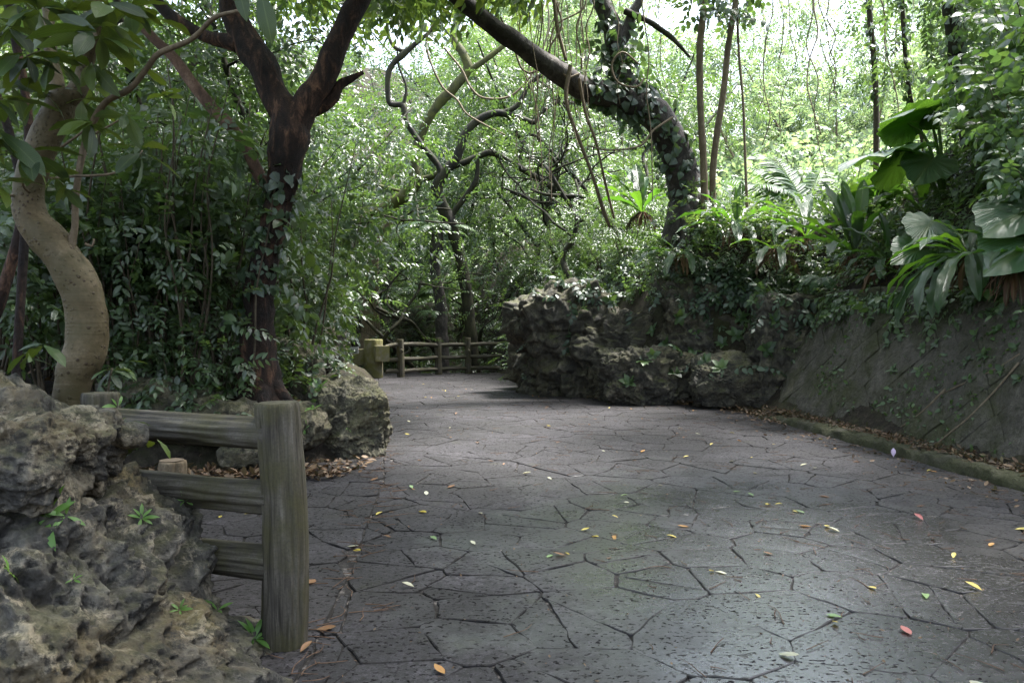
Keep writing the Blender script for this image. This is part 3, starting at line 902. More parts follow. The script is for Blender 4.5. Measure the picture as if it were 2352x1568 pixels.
# left bank rocks
rock('boulder', (-1.93, 9.05, 0.32), (0.45, 0.47, 0.47), 'rounded mossy boulder at the left edge of the path behind the fence post', 53, 7, M_ROCK_OLIVE, 0.45, 0.16, 0.12, 0.05, 0.05, 1.7, rz=0.4)
rock('boulder', P(770, 908, 11.5), (0.36, 0.42, 0.22), 'flat mossy rock stacked behind the rounded boulder', 59, 6, M_ROCK_MOSS, 0.5, 0.2, 0.14, 0.06, 0.05, 1.4)
rock('boulder', P(705, 822, 13.0), (0.48, 0.45, 0.22), 'long dark rock on top of the left bank in front of the concrete barrier', 61, 6, M_ROCK_MOSS, 0.5, 0.2, 0.14, 0.06, 0.05, 1.3, tilt=(0, 0.1))
rock('boulder', P(680, 835, 11.0), (0.36, 0.4, 0.30), 'dark rock right of the forked trunk', 67, 6, M_ROCK_MOSS, 0.5, 0.2, 0.14, 0.06, 0.05, 1.4)
rock('boulder', P(730, 905, 10.2), (0.42, 0.4, 0.24), 'low rock with fallen leaves beside the forked trunk', 71, 6, M_ROCK_MOSS, 0.5, 0.2, 0.14, 0.06, 0.05, 1.4)
rock('boulder', P(660, 975, 8.6), (0.40, 0.35, 0.22), 'low rock behind the fence post', 73, 6, M_ROCK_MOSS, 0.5, 0.2, 0.14, 0.06, 0.05, 1.5)
for k, (px, py, d, r, t) in enumerate([(430, 955, 8.1, 0.38, 'low rock above the left end of the top rail'), (520, 965, 8.0, 0.30, 'low rock under the forked trunk'), (340, 930, 8.2, 0.42, 'low dark rock behind the left end of the rail'), (560, 1040, 7.9, 0.20, 'small rock in the leaf litter under the top rail'), (600, 1062, 8.0, 0.16, 'small rock in the leaf litter beside the fence post')]):
    rock('rock', P(px, py, d), (r, r * 0.8, r * 0.7), t, 80 + k, 5, M_ROCK_MOSS, 0.5, 0.2, 0.14, 0.05, 0.04, 1.6)
for k, (px, py, d, r, t) in enumerate([(930, 752, 29, 1.1, 'mossy rock ledge in the hollow behind the far fence'), (880, 790, 28, 0.7, 'rock behind the concrete post'), (1040, 855, 27, 0.35, 'small rock under the far fence rails'), (640, 800, 16, 0.8, 'dark rock behind the forked trunk')]):
    rock('rock', P(px, py, d), (r * 1.5, r, r * 0.55), t, 90 + k, 6, M_ROCK_MOSS, 0.6, 0.2, 0.14, 0.06, 0.05, 1.2, tilt=(0, -0.12))

# ------------------------------------------------------------------ log fences
def log_mesh(name, L, r0, r1, seed, sides=56, rings=44, bend=0.0, cap=True):
    """a cast log along local +Z from 0 to L, grooved, ends chamfered"""
    zs = np.concatenate([[0, 0.004], np.linspace(0.02, L - 0.03, rings), [L - 0.016, L - 0.006, L]])
    th = np.arange(sides) / sides * 2 * math.pi
    A = []
    for z in zs:
        t = z / L
        r = r0 + (r1 - r0) * t
        ch = 1.0
        if z >= L - 0.0001: ch = 0.91
        elif z > L - 0.008: ch = 0.965
        elif z > L - 0.018: ch = 0.985
        p = np.stack([np.cos(th) * 3.2, np.sin(th) * 3.2, np.full(sides, z * 1.3)], 1)
        lump = fbm(p * 0.55 + seed, 3, seed) * 0.10
        groove = ridged(np.stack([np.cos(th) * 3.0, np.sin(th) * 3.0, np.full(sides, z * 0.5)], 1) * 1.4 + seed * 3, 3, seed + 4)
        rr = r * ch * (1 + lump - np.clip(groove - 0.75, 0, 1) * 0.16)
        A.append(np.stack([rr * np.cos(th) + bend * math.sin(math.pi * t), rr * np.sin(th), np.full(sides, z)], 1))
    V = np.concatenate(A + [[[0, 0, 0]], [[0, 0, L + 0.002]]])
    n = len(zs)
    i = np.arange(n * sides).reshape(n, sides)
    j = np.roll(i, -1, 1)
    q = np.stack([i[:-1].ravel(), j[:-1].ravel(), j[1:].ravel(), i[1:].ravel()], 1)
    c0 = np.stack([j[0], i[0], np.full(sides, n * sides)], 1)
    V = np.concatenate([V, V[i[-1]]])
    i2 = n * sides + 2 + np.arange(sides)
    c1 = np.stack([i2, np.roll(i2, -1), np.full(sides, n * sides + 1)], 1)
    return mk_mesh(name, V, [q, c0, c1])

def place_log(name, a, b, r0, r1, seed, parent, origin, bend=0.0, sides=56, rings=44, mat=None):
    a, b = np.asarray(a, float), np.asarray(b, float)
    L = float(np.linalg.norm(b - a))
    o = link(name, log_mesh(name, L, r0, r1, seed, sides, rings, bend), parent, mat or M_LOG)
    q = Vector(b - a).to_track_quat('Z', 'X')
    o.matrix_local = Matrix.Translation(Vector(a - origin)) @ q.to_matrix().to_4x4()
    return o

NP = np.array([-1.045, 3.56, 0.0])
fence = empty('log_fence', NP, 'weathered grey log fence with one thick post and three rails behind the left front rock', 'fence')
o = place_log('post', NP + (-0.0, 0, -0.03), NP + (-0.022, 0, 1.10), 0.103, 0.100, 3, fence, NP, 0.022, 96, 90)
OP = np.array([-2.14, 4.08, 0.0])
place_log('post', OP + (0, 0, -0.03), OP + (0, 0, 1.10), 0.095, 0.09, 5, fence, NP, 0.0)
for k, (z0, z1) in enumerate([(0.955, 0.945), (0.665, 0.630), (0.365, 0.310)]):
    place_log('rail', OP + (0.0, 0, z1), NP + (-0.03, 0.0, z0), 0.079, 0.076, 9 + k, fence, NP, 0.0, 64, 70)

# cut stump in front of the bank, seen under the top rail
st = empty('tree_stump', G(395, 1120) * 1.0, 'sawn round stump beside the large left rock under the fence rail', 'stump')
SP0 = np.array(st.location)
M_CUT = plain_mat('sawn_wood', (0.11, 0.085, 0.058), (0.18, 0.14, 0.10), 22, 0.85)
place_log('trunk', SP0 + (0, 0, -0.03), SP0 + (0.01, 0, 0.245), 0.125, 0.118, 31, st, SP0, 0, 48, 16, M_BARK_TWIG)
th = np.arange(40) / 40 * 2 * math.pi
V = np.concatenate([np.stack([0.103 * np.cos(th), 0.103 * np.sin(th), np.full(40, 0.252)], 1), [[0, 0, 0.254]]])
link('cut_face', mk_mesh('cut_face', V, [np.stack([np.arange(40), (np.arange(40) + 1) % 40, np.full(40, 40)], 1)]), st, M_CUT)

# far fence across the end of the path
FD = 22.6
far = empty('log_fence', G(1005, 862), 'far log fence with round posts and three rails closing the end of the path', 'fence')
FO = np.array(far.location)
posts = []
for k, (px, py, pt) in enumerate([(921, 866, 779), (1008, 860, 775), (1076, 858, 775), (1150, 858, 778)]):
    b = G(px, py)
    t = P(px - 2, pt, b[1])
    posts.append((b, t))
    if k < 3:
        place_log('post', b + (0, 0, -0.05), t, 0.105, 0.10, 40 + k, far, FO, 0.0, 32, 20)
rl = [(791, 824, 853), (793, 820, 848), (792, 818, 846), (790, 816, 845)]
pe = G(884, 867)
for k in range(-1, 3):
    for j in range(3):
        if k < 0:
            a, b = P(886, 797 + j * 28, pe[1]), P(921, rl[0][j], posts[0][0][1])
        else:
            a = P([921, 1008, 1076][k], rl[k][j], posts[k][0][1])
            b = P([1008, 1076, 1150][k], rl[k + 1][j], posts[k + 1][0][1])
        place_log('rail', a, b, 0.062, 0.058, 50 + k * 5 + j, far, FO, 0.02 * (-1) ** j, 24, 14)
kn = log_mesh('knot', 0.05, 0.06, 0.05, 77, 16, 5)
for (px, py, k) in [(922, 806, 0), (1076, 806, 2)]:
    c = P(px, py, posts[k][0][1] - 0.09)
    o = link('knot', kn, far, M_LOG)
    o.matrix_local = Matrix.Translation(Vector(c - FO)) @ Vector((0, -1, 0)).to_track_quat('Z', 'X').to_matrix().to_4x4()

# concrete barrier with a plaque at the left end of the far fence
bb = G(858, 867)
bar = empty('concrete_barrier', bb, 'lichen yellow concrete post and beam with a small square plaque at the path end', 'barrier')
dB = bb[1]
place_log('post', bb + (0, 0, -0.05), P(857, 779, dB), 0.27, 0.265, 90, bar, bb, 0.0, 40, 20, M_CONC)

def box_mesh(name, sx, sy, sz, bev=0.012, seg=2, wob=0.0):
    bm = bmesh.new()
    bmesh.ops.create_cube(bm, size=1.0)
    bmesh.ops.scale(bm, vec=(sx, sy, sz), verts=bm.verts)
    if bev: bmesh.ops.bevel(bm, geom=bm.edges[:], offset=bev, segments=seg, affect='EDGES')
    me = bpy.data.meshes.new(name)
    bm.to_mesh(me)
    bm.free()
    return me
def put_box(name, c, size, parent, origin, mat, rz=0.0, bev=0.012):
    o = link(name, box_mesh(name, *size, bev), parent, mat)
    o.matrix_local = Matrix.Translation(Vector(np.asarray(c) - origin)) @ Matrix.Rotation(rz, 4, 'Z')
    return o
cl, cr = P(690, 822, dB + 0.2), P(850, 818, dB)
c = (cl + cr) / 2
put_box('beam', c, (float(np.linalg.norm(cr - cl)), 0.30, 0.46), bar, bb, M_CONC, 0.03)
put_box('beam_end', P(876, 812, dB - 0.24), (0.40, 0.34, 0.45), bar, bb, M_CONC, 0.35)
M_PLATE = plain_mat('plaque_plate', (0.42, 0.42, 0.43), (0.55, 0.55, 0.56), 30, 0.5, 0.1)
M_MARK = plain_mat('plaque_print', (0.035, 0.038, 0.05), (0.07, 0.075, 0.09), 30, 0.6, 0.1)
pc = P(811.5, 804, dB - 0.13)
pl = put_box('plaque', pc, (0.30, 0.05, 0.20), bar, bb, M_PLATE, 0.0, 0.006)
for (mx, mz, sx, sz) in [(0, 0.093, 0.28, 0.012), (-0.142, 0, 0.010, 0.19), (0.142, 0.0, 0.008, 0.19), (0.0, -0.065, 0.21, 0.03), (-0.055, -0.02, 0.026, 0.09), (-0.05, 0.035, 0.012, 0.04),
                         (0.005, -0.02, 0.020, 0.07), (0.0, 0.03, 0.010, 0.06), (0.06, -0.025, 0.022, 0.055), (0.10, -0.02, 0.014, 0.09), (-0.10, -0.045, 0.022, 0.05)]:
    o = link('mark', box_mesh('mark', sx, 0.004, sz, 0), pl, M_MARK)
    o.location = (mx, -0.0275, mz)

# ------------------------------------------------------------------ points on rocks and wall under pixels of the photo
bpy.context.view_layer.update()
_dg = bpy.context.evaluated_depsgraph_get()
def HIT(px, py):
    o = Vector((0, 0, CAMZ))
    d = Vector(P(px, py, 1.0)) - o
    ok, loc, nr, fi, ob, mt = SC.ray_cast(_dg, o, d.normalized())
    if not ok: return None
    return np.array(loc), np.array(nr if nr.dot(d) < 0 else -nr), ob.name
SPROUTS = [(585, 1468, 9, 0.095, 'bright rosette of strap leaves at the right foot of the large left rock'), (108, 1190, 6, 0.12, 'light green sprout with one long leaf on the upper left of the rock'), (152, 1185, 4, 0.07, 'small two-leaved sprout right of the long-leaved one'),
           (325, 1190, 7, 0.075, 'spiky light green sprout in the middle of the large left rock'), (22, 1315, 7, 0.06, 'pale leafy sprout at the left edge of the large rock'), (412, 1400, 6, 0.05, 'small pale sprout low on the right side of the large rock'),
           (168, 1330, 4, 0.03, 'tiny bright sprout in a pit of the large rock'), (425, 1150, 5, 0.06, 'thin sprout at the upper right edge of the large rock below the middle rail'), (500, 1400, 3, 0.07, 'dark upright leaf on the lower right of the large rock'), (270, 935, 4, 0.09, 'pair of light leaves at the crack of the cap slab'),
           (800, 985, 5, 0.07, 'tiny green plant on the face of the rounded boulder'), (700, 985, 7, 0.11, 'light green seedling between the fence post and the rounded boulder'), (735, 890, 8, 0.12, 'leafy seedling on the low rock beside the forked trunk'), (720, 940, 6, 0.12, 'second seedling below the leafy one beside the forked trunk')]
ROCKPL = [(1500, 760), (1548, 855), (1500, 815), (1480, 830), (1590, 800), (1600, 765), (1560, 728), (1660, 790), (1700, 730), (1690, 770), (1730, 690), (1445, 880), (1400, 690), (1350, 668), (1640, 690), (1780, 735), (1530, 790), (1620, 830), (1655, 845), (1760, 800)]
WALLPL = [(2040, 790), (2075, 770), (2120, 800), (2180, 770), (2150, 790), (2220, 830), (2260, 815), (2300, 850), (2330, 800), (2340, 870), (2050, 850), (2110, 850), (2000, 740), (1990, 690), (2240, 770), (2290, 760), (2330, 740)]
rr_ = np.random.default_rng(91)
TOPL = [(rr_.uniform(1225, 1850), rr_.uniform(600, 690)) for k in range(260)] + [(rr_.uniform(1600, 1880), rr_.uniform(640, 760)) for k in range(40)] + [(rr_.uniform(1200, 1800), rr_.uniform(690, 900)) for k in range(14)]
BANKL = [(rr_.uniform(280, 700), rr_.uniform(880, 1010)) for k in range(110)] + [(rr_.uniform(640, 720), rr_.uniform(800, 930)) for k in range(22)]
HS = {k: [HIT(q[0], q[1]) for q in v] for k, v in (('s', SPROUTS), ('r', ROCKPL), ('w', WALLPL), ('t', TOPL), ('b', BANKL))}

# ------------------------------------------------------------------ tubes, trees
def smooth_line(pts, rad, step):
    """Catmull-Rom through the points"""
    pts, rad = np.asarray(pts, float), np.asarray(rad, float)
    n = len(pts)
    ex = np.concatenate([[2 * pts[0] - pts[1]], pts, [2 * pts[-1] - pts[-2]]])
    out, ro = [], []
    for k in range(n - 1):
        p0, p1, p2, p3 = ex[k], ex[k + 1], ex[k + 2], ex[k + 3]
        m = max(2, int(np.linalg.norm(p2 - p1) / step))
        for j in range(m):
            t = j / m
            out.append(0.5 * ((2 * p1) + (-p0 + p2) * t + (2 * p0 - 5 * p1 + 4 * p2 - p3) * t * t + (-p0 + 3 * p1 - 3 * p2 + p3) * t ** 3))
            ro.append(rad[k] + (rad[k + 1] - rad[k]) * t)
    out.append(pts[-1])
    ro.append(rad[-1])
    return np.array(out), np.array(ro)

def tube(pts, rad, sides=8, lump=0.08, seed=0, freq=3.0, groove=0.0, flare=None, close=True):
    n = len(pts)
    T = norm(np.gradient(pts, axis=0))
    up = np.array([0.31, 0.87, 0.12])
    N0 = norm(np.cross(T[0], up))
    Ns = [N0]
    for k in range(1, n):
        v = Ns[-1] - T[k] * np.dot(Ns[-1], T[k])
        Ns.append(norm(v))
    Ns = np.array(Ns)
    Bs = np.cross(T, Ns)
    th = np.arange(sides) / sides * 2 * math.pi
    D = Ns[:, None, :] * np.cos(th)[None, :, None] + Bs[:, None, :] * np.sin(th)[None, :, None]
    base = pts[:, None, :] + D * rad[:, None, None]
    k = 1.0
    if lump:
        q = base.reshape(-1, 3) * freq
        k = 1 + lump * fbm(q + seed * 1.7, 3, seed).reshape(n, sides)
    if groove:
        q = base.reshape(-1, 3) * np.array([1, 1, 0.35]) * freq * 5
        k = k + groove * ridged(q + seed, 3, seed + 2).reshape(n, sides)
    V = (pts[:, None, :] + D * (rad[:, None] * k)[:, :, None]).reshape(-1, 3)
    i = np.arange(n * sides).reshape(n, sides)
    j = np.roll(i, -1, 1)
    F = [np.stack([i[:-1].ravel(), j[:-1].ravel(), j[1:].ravel(), i[1:].ravel()], 1)]
    if close:
        V = np.concatenate([V, [pts[-1]]])
        F.append(np.stack([i[-1], j[-1], np.full(sides, n * sides)], 1))
    return V, F

def limb(name, spec, parent, origin, mat, sides=12, step=0.12, lump=0.10, seed=0, freq=3.0, groove=0.0):
    """spec: (px, py, depth, width in px)"""
    pts = np.array([P(a, b, d) for a, b, d, w in spec])
    rad = np.array([W(w, d) / 2 for a, b, d, w in spec])
    p, r = smooth_line(pts, rad, step)
    V, F = tube(p, r, sides, lump, seed, freq, groove)
    return link(name, mk_mesh(name, V - origin, F), parent, mat)

# ------------------------------------------------------------------ leaf templates
def leaf_tpl(L=1.0, Wd=0.4, n=4, fold=0.25, curl=0.25, wide=0.45, wave=0.0, tip=1.0):
    """leaf along +X, normal +Z, width along Y; u in luv.x (-1..1), v in luv.y"""
    vs = np.linspace(0, 1, n + 1)
    V, U, rows = [], [], []
    for k, v in enumerate(vs):
        w = Wd * 0.5 * (math.sin(math.pi * v ** (math.log(0.5) / math.log(wide))) ** 0.85) if 0 < v < 1 else 0
        x = L * v
        z = -curl * L * v * v
        if w < 1e-6:
            rows.append([len(V)])
            V.append((x, 0, z)); U.append((0, v, 0))
        else:
            rows.append([len(V), len(V) + 1, len(V) + 2])
            wz = fold * w
            V += [(x, w, z + wz + wave * Wd * math.sin(v * 19)), (x, 0, z), (x, -w, z + wz + wave * Wd * math.sin(v * 19 + 2))]
            U += [(1, v, 0), (0, v, 0), (-1, v, 0)]
    T = []
    for a, b in zip(rows[:-1], rows[1:]):
        if len(a) == 1 and len(b) == 3:
            T += [(a[0], b[1], b[0]), (a[0], b[2], b[1])]
        elif len(a) == 3 and len(b) == 3:
            T += [(a[0], a[1], b[1]), (a[0], b[1], b[0]), (a[1], a[2], b[2]), (a[1], b[2], b[1])]
        else:
            T += [(a[0], a[1], b[0]), (a[1], a[2], b[0])]
    return np.array(V), np.array(T), np.array(U)

def leaf_lo(L=1.0, Wd=0.4, fold=0.2, curl=0.2):
    V = np.array([(0, 0, 0), (0.42 * L, Wd / 2, fold * Wd / 2 - curl * 0.17 * L), (L, 0, -curl * L), (0.42 * L, -Wd / 2, fold * Wd / 2 - curl * 0.17 * L)])
    return V, np.array([(0, 2, 1), (0, 3, 2)]), np.array([(0, 0, 0), (1, .42, 0), (0, 1, 0), (-1, .42, 0)], float)

def basis(X, Z):
    X = norm(X)
    Y = norm(np.cross(Z, X))
    Zn = np.cross(X, Y)
    return X, Y, Zn

def inst(tpl, pos, X, Z, scale):
    V, F, U = tpl
    pos = np.asarray(pos, float)
    N = len(pos)
    X, Y, Z = basis(np.asarray(X, float), np.asarray(Z, float))
    s = np.broadcast_to(np.asarray(scale, float), (N,))[:, None, None]
    out = pos[:, None, :] + s * (V[None, :, 0:1] * X[:, None] + V[None, :, 1:2] * Y[:, None] + V[None, :, 2:3] * Z[:, None])
    k = len(V)
    Fo = (F[None] + (np.arange(N) * k)[:, None, None]).reshape(-1, F.shape[1])
    return out.reshape(-1, 3), Fo, np.tile(U, (N, 1))

def sprig_tpl(leaf, n=8, L=1.0, ls=0.4, seed=0, flat=0.5, spread=55, droop=0.3, end=True):
    """leaves along a little stem on +X"""
    r = np.random.default_rng(seed)
    Vs, Fs, Us, c = [], [], [], 0
    for k in range(n):
        t = (k + 0.6) / n
        side = 1 if k % 2 else -1
        if end and k == n - 1: a = 0.0; side = 1
        else: a = math.radians(spread + r.uniform(-15, 15)) * side
        roll = r.uniform(-0.5, 0.5)
        X = np.array([[math.cos(a), math.sin(a), r.uniform(-0.5, 0.25) - droop * 0.6]])
        Z = np.array([[r.uniform(-.3, .3), r.uniform(-0.4, 0.4) + roll * (1 - flat), 1.0]])
        V, F, U = inst(leaf, [[L * t, 0, -droop * L * t * t + r.uniform(-.03, .03) * L]], X, Z, ls * r.uniform(0.75, 1.15) * (1.0 - 0.25 * abs(t - 0.55)))
        Vs.append(V); Fs.append(F + c); Us.append(U); c += len(V)
    return np.concatenate(Vs), np.concatenate(Fs), np.concatenate(Us)

LEAF4 = leaf_tpl(1, 0.42, 4)
LEAF3 = leaf_tpl(1, 0.40, 3)
LEAFLO = leaf_lo()
LEAFR = leaf_tpl(1, 0.62, 4, 0.2, 0.3, 0.42)
LEAFH = leaf_tpl(1, 0.85, 4, 0.25, 0.35, 0.33)                # heart-like
SPR_NEAR = [sprig_tpl(LEAF4, 8, 1.0, 0.42, s) for s in range(3)]
SPR_MID = [sprig_tpl(LEAF3, 9, 1.0, 0.34, 10 + s) for s in range(3)]
SPR_COV = [sprig_tpl(leaf_tpl(1, 0.46, 2, 0.3, 0.25, 0.45), 9, 1.0, 0.35, 60 + s) for s in range(3)]
SPR_COVLO = [sprig_tpl(leaf_lo(1, 0.44), 9, 1.0, 0.36, 70 + s) for s in range(3)]
SPR_FINE = [sprig_tpl(LEAFLO, 14, 1.0, 0.20, 20 + s) for s in range(3)]
SPR_LO = [sprig_tpl(LEAFLO, 7, 1.0, 0.46, 30 + s) for s in range(3)]
SPR_BROAD = [sprig_tpl(LEAFR, 7, 1.0, 0.46, 40 + s, 0.7, 60, 0.35) for s in range(3)]

def scatter(mb, tpls, pos, X, Z, scale, r):
    pos, X, Z = np.asarray(pos), np.asarray(X), np.asarray(Z)
    scale = np.broadcast_to(scale, (len(pos),))
    pick = r.integers(0, len(tpls), len(pos))
    for k, t in enumerate(tpls):
        m = pick == k
        if m.any():
            mb.add(*inst(t, pos[m], X[m], Z[m], scale[m]))

def rand_dirs(r, n, up=0.0):
    v = r.normal(size=(n, 3))
    v[:, 2] += up
    return norm(v)

def blob_points(r, c, rad, n, shell=0.35):
    """points in an ellipsoid, thicker outside"""
    d = rand_dirs(r, n)
    t = (shell + (1 - shell) * r.random(n)) ** 0.6
    return np.asarray(c) + d * t[:, None] * np.asarray(rad), d

# ------------------------------------------------------------------ where a thing stands, in words
BANDS = [(110, 'at the left edge of the picture'), (330, 'behind the pale curved trunk'), (540, 'between the pale trunk and the forked trunk'), (700, 'behind the forked trunk'), (870, 'right of the forked trunk'),
         (1010, 'behind the concrete barrier post'), (1160, 'behind the far fence'), (1390, 'above the left end of the outcrop'), (1600, 'behind the leaning trunk'), (1760, 'beside the two thin stems'),
         (1900, 'on the bright slope right of the thin stems'), (2080, 'on the bright slope behind the elephant ears'), (9999, 'at the right edge above the wall')]
ORD = ['nearest', 'second nearest', 'third nearest', 'fourth nearest', 'fifth nearest', 'sixth nearest', 'seventh nearest', 'eighth nearest', 'ninth nearest', 'tenth nearest', 'eleventh nearest', 'twelfth nearest']
def word_spots(kind, spots):
    """one label for each spot (x, y): kind + landmark + rank by distance"""
    by = {}
    for k, s in enumerate(spots):
        px = CX + s[0] / max(s[1], 1) * FPX
        b = next(t for lim, t in BANDS if px < lim)
        by.setdefault(b, []).append(k)
    lab = [None] * len(spots)
    for b, ks in by.items():
        ks.sort(key=lambda k: spots[k][1])
        for j, k in enumerate(ks):
            lab[k] = f'{kind} {b}' + (f', {ORD[min(j, 11)]} there' if len(ks) > 1 else '')
    return lab

# ------------------------------------------------------------------ pale curved tree, left
def foot(x, y):
    return float(H(x, y, False))
D1 = 4.5
b0 = P(169, 874, D1)
pale = empty('curved_tree', (b0[0] + 0.03, D1, 0.0), 'pale spotted tree with S-curved trunk and large dark leaves behind the left rock', 'tree')
PO = np.array(pale.location)
limb('trunk', [(160, 1300, D1, 84), (164, 1000, D1, 78), (169, 874, D1, 76), (195, 804, D1, 86), (199, 735, D1, 84), (187, 663, D1, 84), (149, 600, D1, 82), (107, 547, D1, 78), (76, 505, D1, 72), (67, 440, D1, 68), (84, 369, D1, 70), (114, 299, D1, 66), (138, 245, D1, 62), (152, 205, D1, 52)], pale, PO, M_BARK_PALE, 48, 0.025, 0.11, 3, 5.0, 0.012)
limb('branch', [(140, 245, D1, 40), (165, 220, D1, 42), (186, 192, D1, 38), (200, 140, D1, 34), (212, 70, D1 - 0.1, 30), (220, -40, D1 - 0.2, 28)], pale, PO, M_BARK_PALE, 24, 0.03, 0.06, 4, 8.0)
limb('branch', [(138, 250, D1, 40), (132, 200, D1, 34), (118, 130, D1 + 0.1, 28), (112, 50, D1 + 0.2, 24), (100, -60, D1 + 0.3, 20)], pale, PO, M_BARK_PALE, 24, 0.03, 0.06, 5, 8.0)
limb('branch', [(160, 585, D1, 26), (164, 560, D1, 20), (172, 523, D1, 16), (173, 480, D1, 15), (180, 404, D1, 15), (200, 316, D1, 15), (239, 239, D1 - 0.1, 14), (299, 204, D1 - 0.2, 14), (337, 158, D1 - 0.25, 13), (366, 123, D1 - 0.3, 13), (439, 91, D1 - 0.4, 12), (492, 42, D1 - 0.5, 10), (548, 25, D1 - 0.6, 8)], pale, PO, M_BARK_TWIG, 14, 0.03, 0.08, 6, 9.0)
for k, tw in enumerate([[(200, 316, D1, 7), (250, 290, D1 - 0.1, 5), (290, 265, D1 - 0.15, 3)], [(115, 410, D1, 7), (170, 405, D1 - 0.1, 6), (260, 398, D1 - 0.2, 5), (310, 365, D1 - 0.25, 4), (328, 345, D1 - 0.25, 3)],
                        [(80, 450, D1, 8), (52, 425, D1 - 0.15, 6), (58, 380, D1 - 0.2, 4), (60, 352, D1 - 0.2, 3)], [(60, 445, D1, 8), (20, 450, D1 - 0.1, 6), (-30, 455, D1 - 0.2, 5)],
                        [(138, 340, D1, 7), (180, 310, D1 - 0.1, 5), (210, 285, D1 - 0.15, 3)], [(212, 70, D1 - .1, 8), (225, 85, D1 - 0.3, 6), (232, 60, D1 - 0.4, 4)], [(118, 130, D1, 8), (90, 120, D1 - 0.2, 5), (60, 130, D1 - 0.3, 4)],
                        [(196, 560, D1, 6), (212, 565, D1, 5), (216, 548, D1, 4)]]):
    limb('twig', tw, pale, PO, M_BARK_TWIG, 8, 0.03, 0.1, 20 + k, 9.0)
r = np.random.default_rng(3)
BIGL = leaf_tpl(1, 0.36, 7, 0.16, 0.30, 0.58, 0.035)
def whorl(mb, c, n, L, r, tilt=0.25, axis=(0, 0, 1)):
    ax = norm(np.array(axis, float))
    e1 = norm(np.cross(ax, (0.3, 0.9, 0.1)))
    e2 = np.cross(ax, e1)
    a = np.arange(n) * 2.4 + r.uniform(0, 6) + r.uniform(-0.3, 0.3, n)
    el = r.uniform(-0.7, 0.75, n) - tilt * 0.4
    X = (e1[None] * np.cos(a)[:, None] + e2[None] * np.sin(a)[:, None]) * np.cos(el)[:, None] + ax * np.sin(el)[:, None]
    X[:, 2] -= tilt * 0.5
    Z = np.tile(ax, (n, 1)) + r.normal(size=(n, 3)) * 0.35
    mb.add(*inst(BIGL, np.tile(c, (n, 1)) + r.normal(size=(n, 3)) * 0.012, X, Z, L * r.uniform(0.65, 1.2, n)))
mb = MB()
for (px, py, d, n, L) in [(225, 81, 4.0, 9, 0.27), (240, 60, 4.1, 6, 0.24), (60, 352, 4.1, 8, 0.24), (210, 283, 4.2, 7, 0.2), (326, 345, 4.1, 5, 0.22), (120, 140, 4.2, 9, 0.22), (60, 130, 4.1, 8, 0.22), (20, 60, 4.0, 8, 0.22), (160, 30, 4.3, 9, 0.22),
                       (290, 262, 4.2, 4, 0.2), (130, 400, 4.3, 4, 0.16), (150, 428, 4.35, 4, 0.15), (-10, 230, 3.9, 8, 0.3), (0, 300, 4.0, 7, 0.24), (90, 20, 4.2, 9, 0.22), (300, 20, 4.4, 7, 0.2), (20, 190, 4.3, 7, 0.2), (250, 10, 4.2, 8, 0.24), (-5, 420, 4.0, 7, 0.22),
                       (190, 230, 4.4, 5, 0.2), (360, 45, 4.6, 6, 0.2), (548, 25, 3.9, 0, 0.2), (100, 215, 4.35, 6, 0.2), (40, 10, 4.4, 9, 0.22), (205, 150, 4.25, 6, 0.2)]:
    if n: whorl(mb, P(px, py, d), n, L, r, 0.3)
for (p0, p1, w) in [((545, -40), (562, 32), 0.5), ((598, -25), (620, 82), 0.5), ((540, 5), (520, -30), 0.4)]:
    a, b = P(*p0, 3.5), P(*p1, 3.45)
    mb.add(*inst(BIGL, [a], [b - a], [(0.1, -0.9, 0.4)], np.linalg.norm(b - a)))
mb.obj('foliage', M_BIGLEAF, pale, loc=PO)
mb = MB()
for c, rad, n in [((-3.0, 4.3, 7.0), (3.0, 2.2, 1.6), 520), ((-2.2, 1.4, 6.6), (3.4, 2.4, 1.3), 620), ((1.2, 2.6, 7.6), (2.4, 2.6, 1.2), 380)]:
    pc, dd = blob_points(r, c, rad, n)
    scatter(mb, SPR_LO, pc, dd + (0, 0, -0.3), rand_dirs(r, len(pc), 2.0), 0.6, r)
mb.obj('crown', M_SHADE_CANOPY, pale, loc=PO)  # unseen overhead leaves, added to shade the left rock and the path

# a few sprouting leaves at the foot of the pale tree
mb = MB()
for (px, py, d, n, L) in [(255, 850, 4.3, 6, 0.15), (278, 835, 4.4, 4, 0.13), (60, 820, 4.2, 4, 0.15), (100, 795, 4.2, 3, 0.17), (290, 960, 3.6, 4, 0.12), (345, 1015, 3.55, 3, 0.13)]:
    whorl(mb, P(px, py, d), n, L, r, 0.1)
FB = P(240, 1000, 4.3); FB[2] = 0
foot_sprouts = empty('root_sprout', FB, 'leafy green shoots at the foot of the pale tree above the rail', 'shoots')
mb.obj('foliage', M_BIGLEAF, foot_sprouts, loc=FB)
limb('stem', [(242, 1100, 4.3, 6), (245, 960, 4.3, 6), (250, 880, 4.3, 5), (258, 845, 4.3, 4)], foot_sprouts, FB, M_STEM, 6, 0.05)

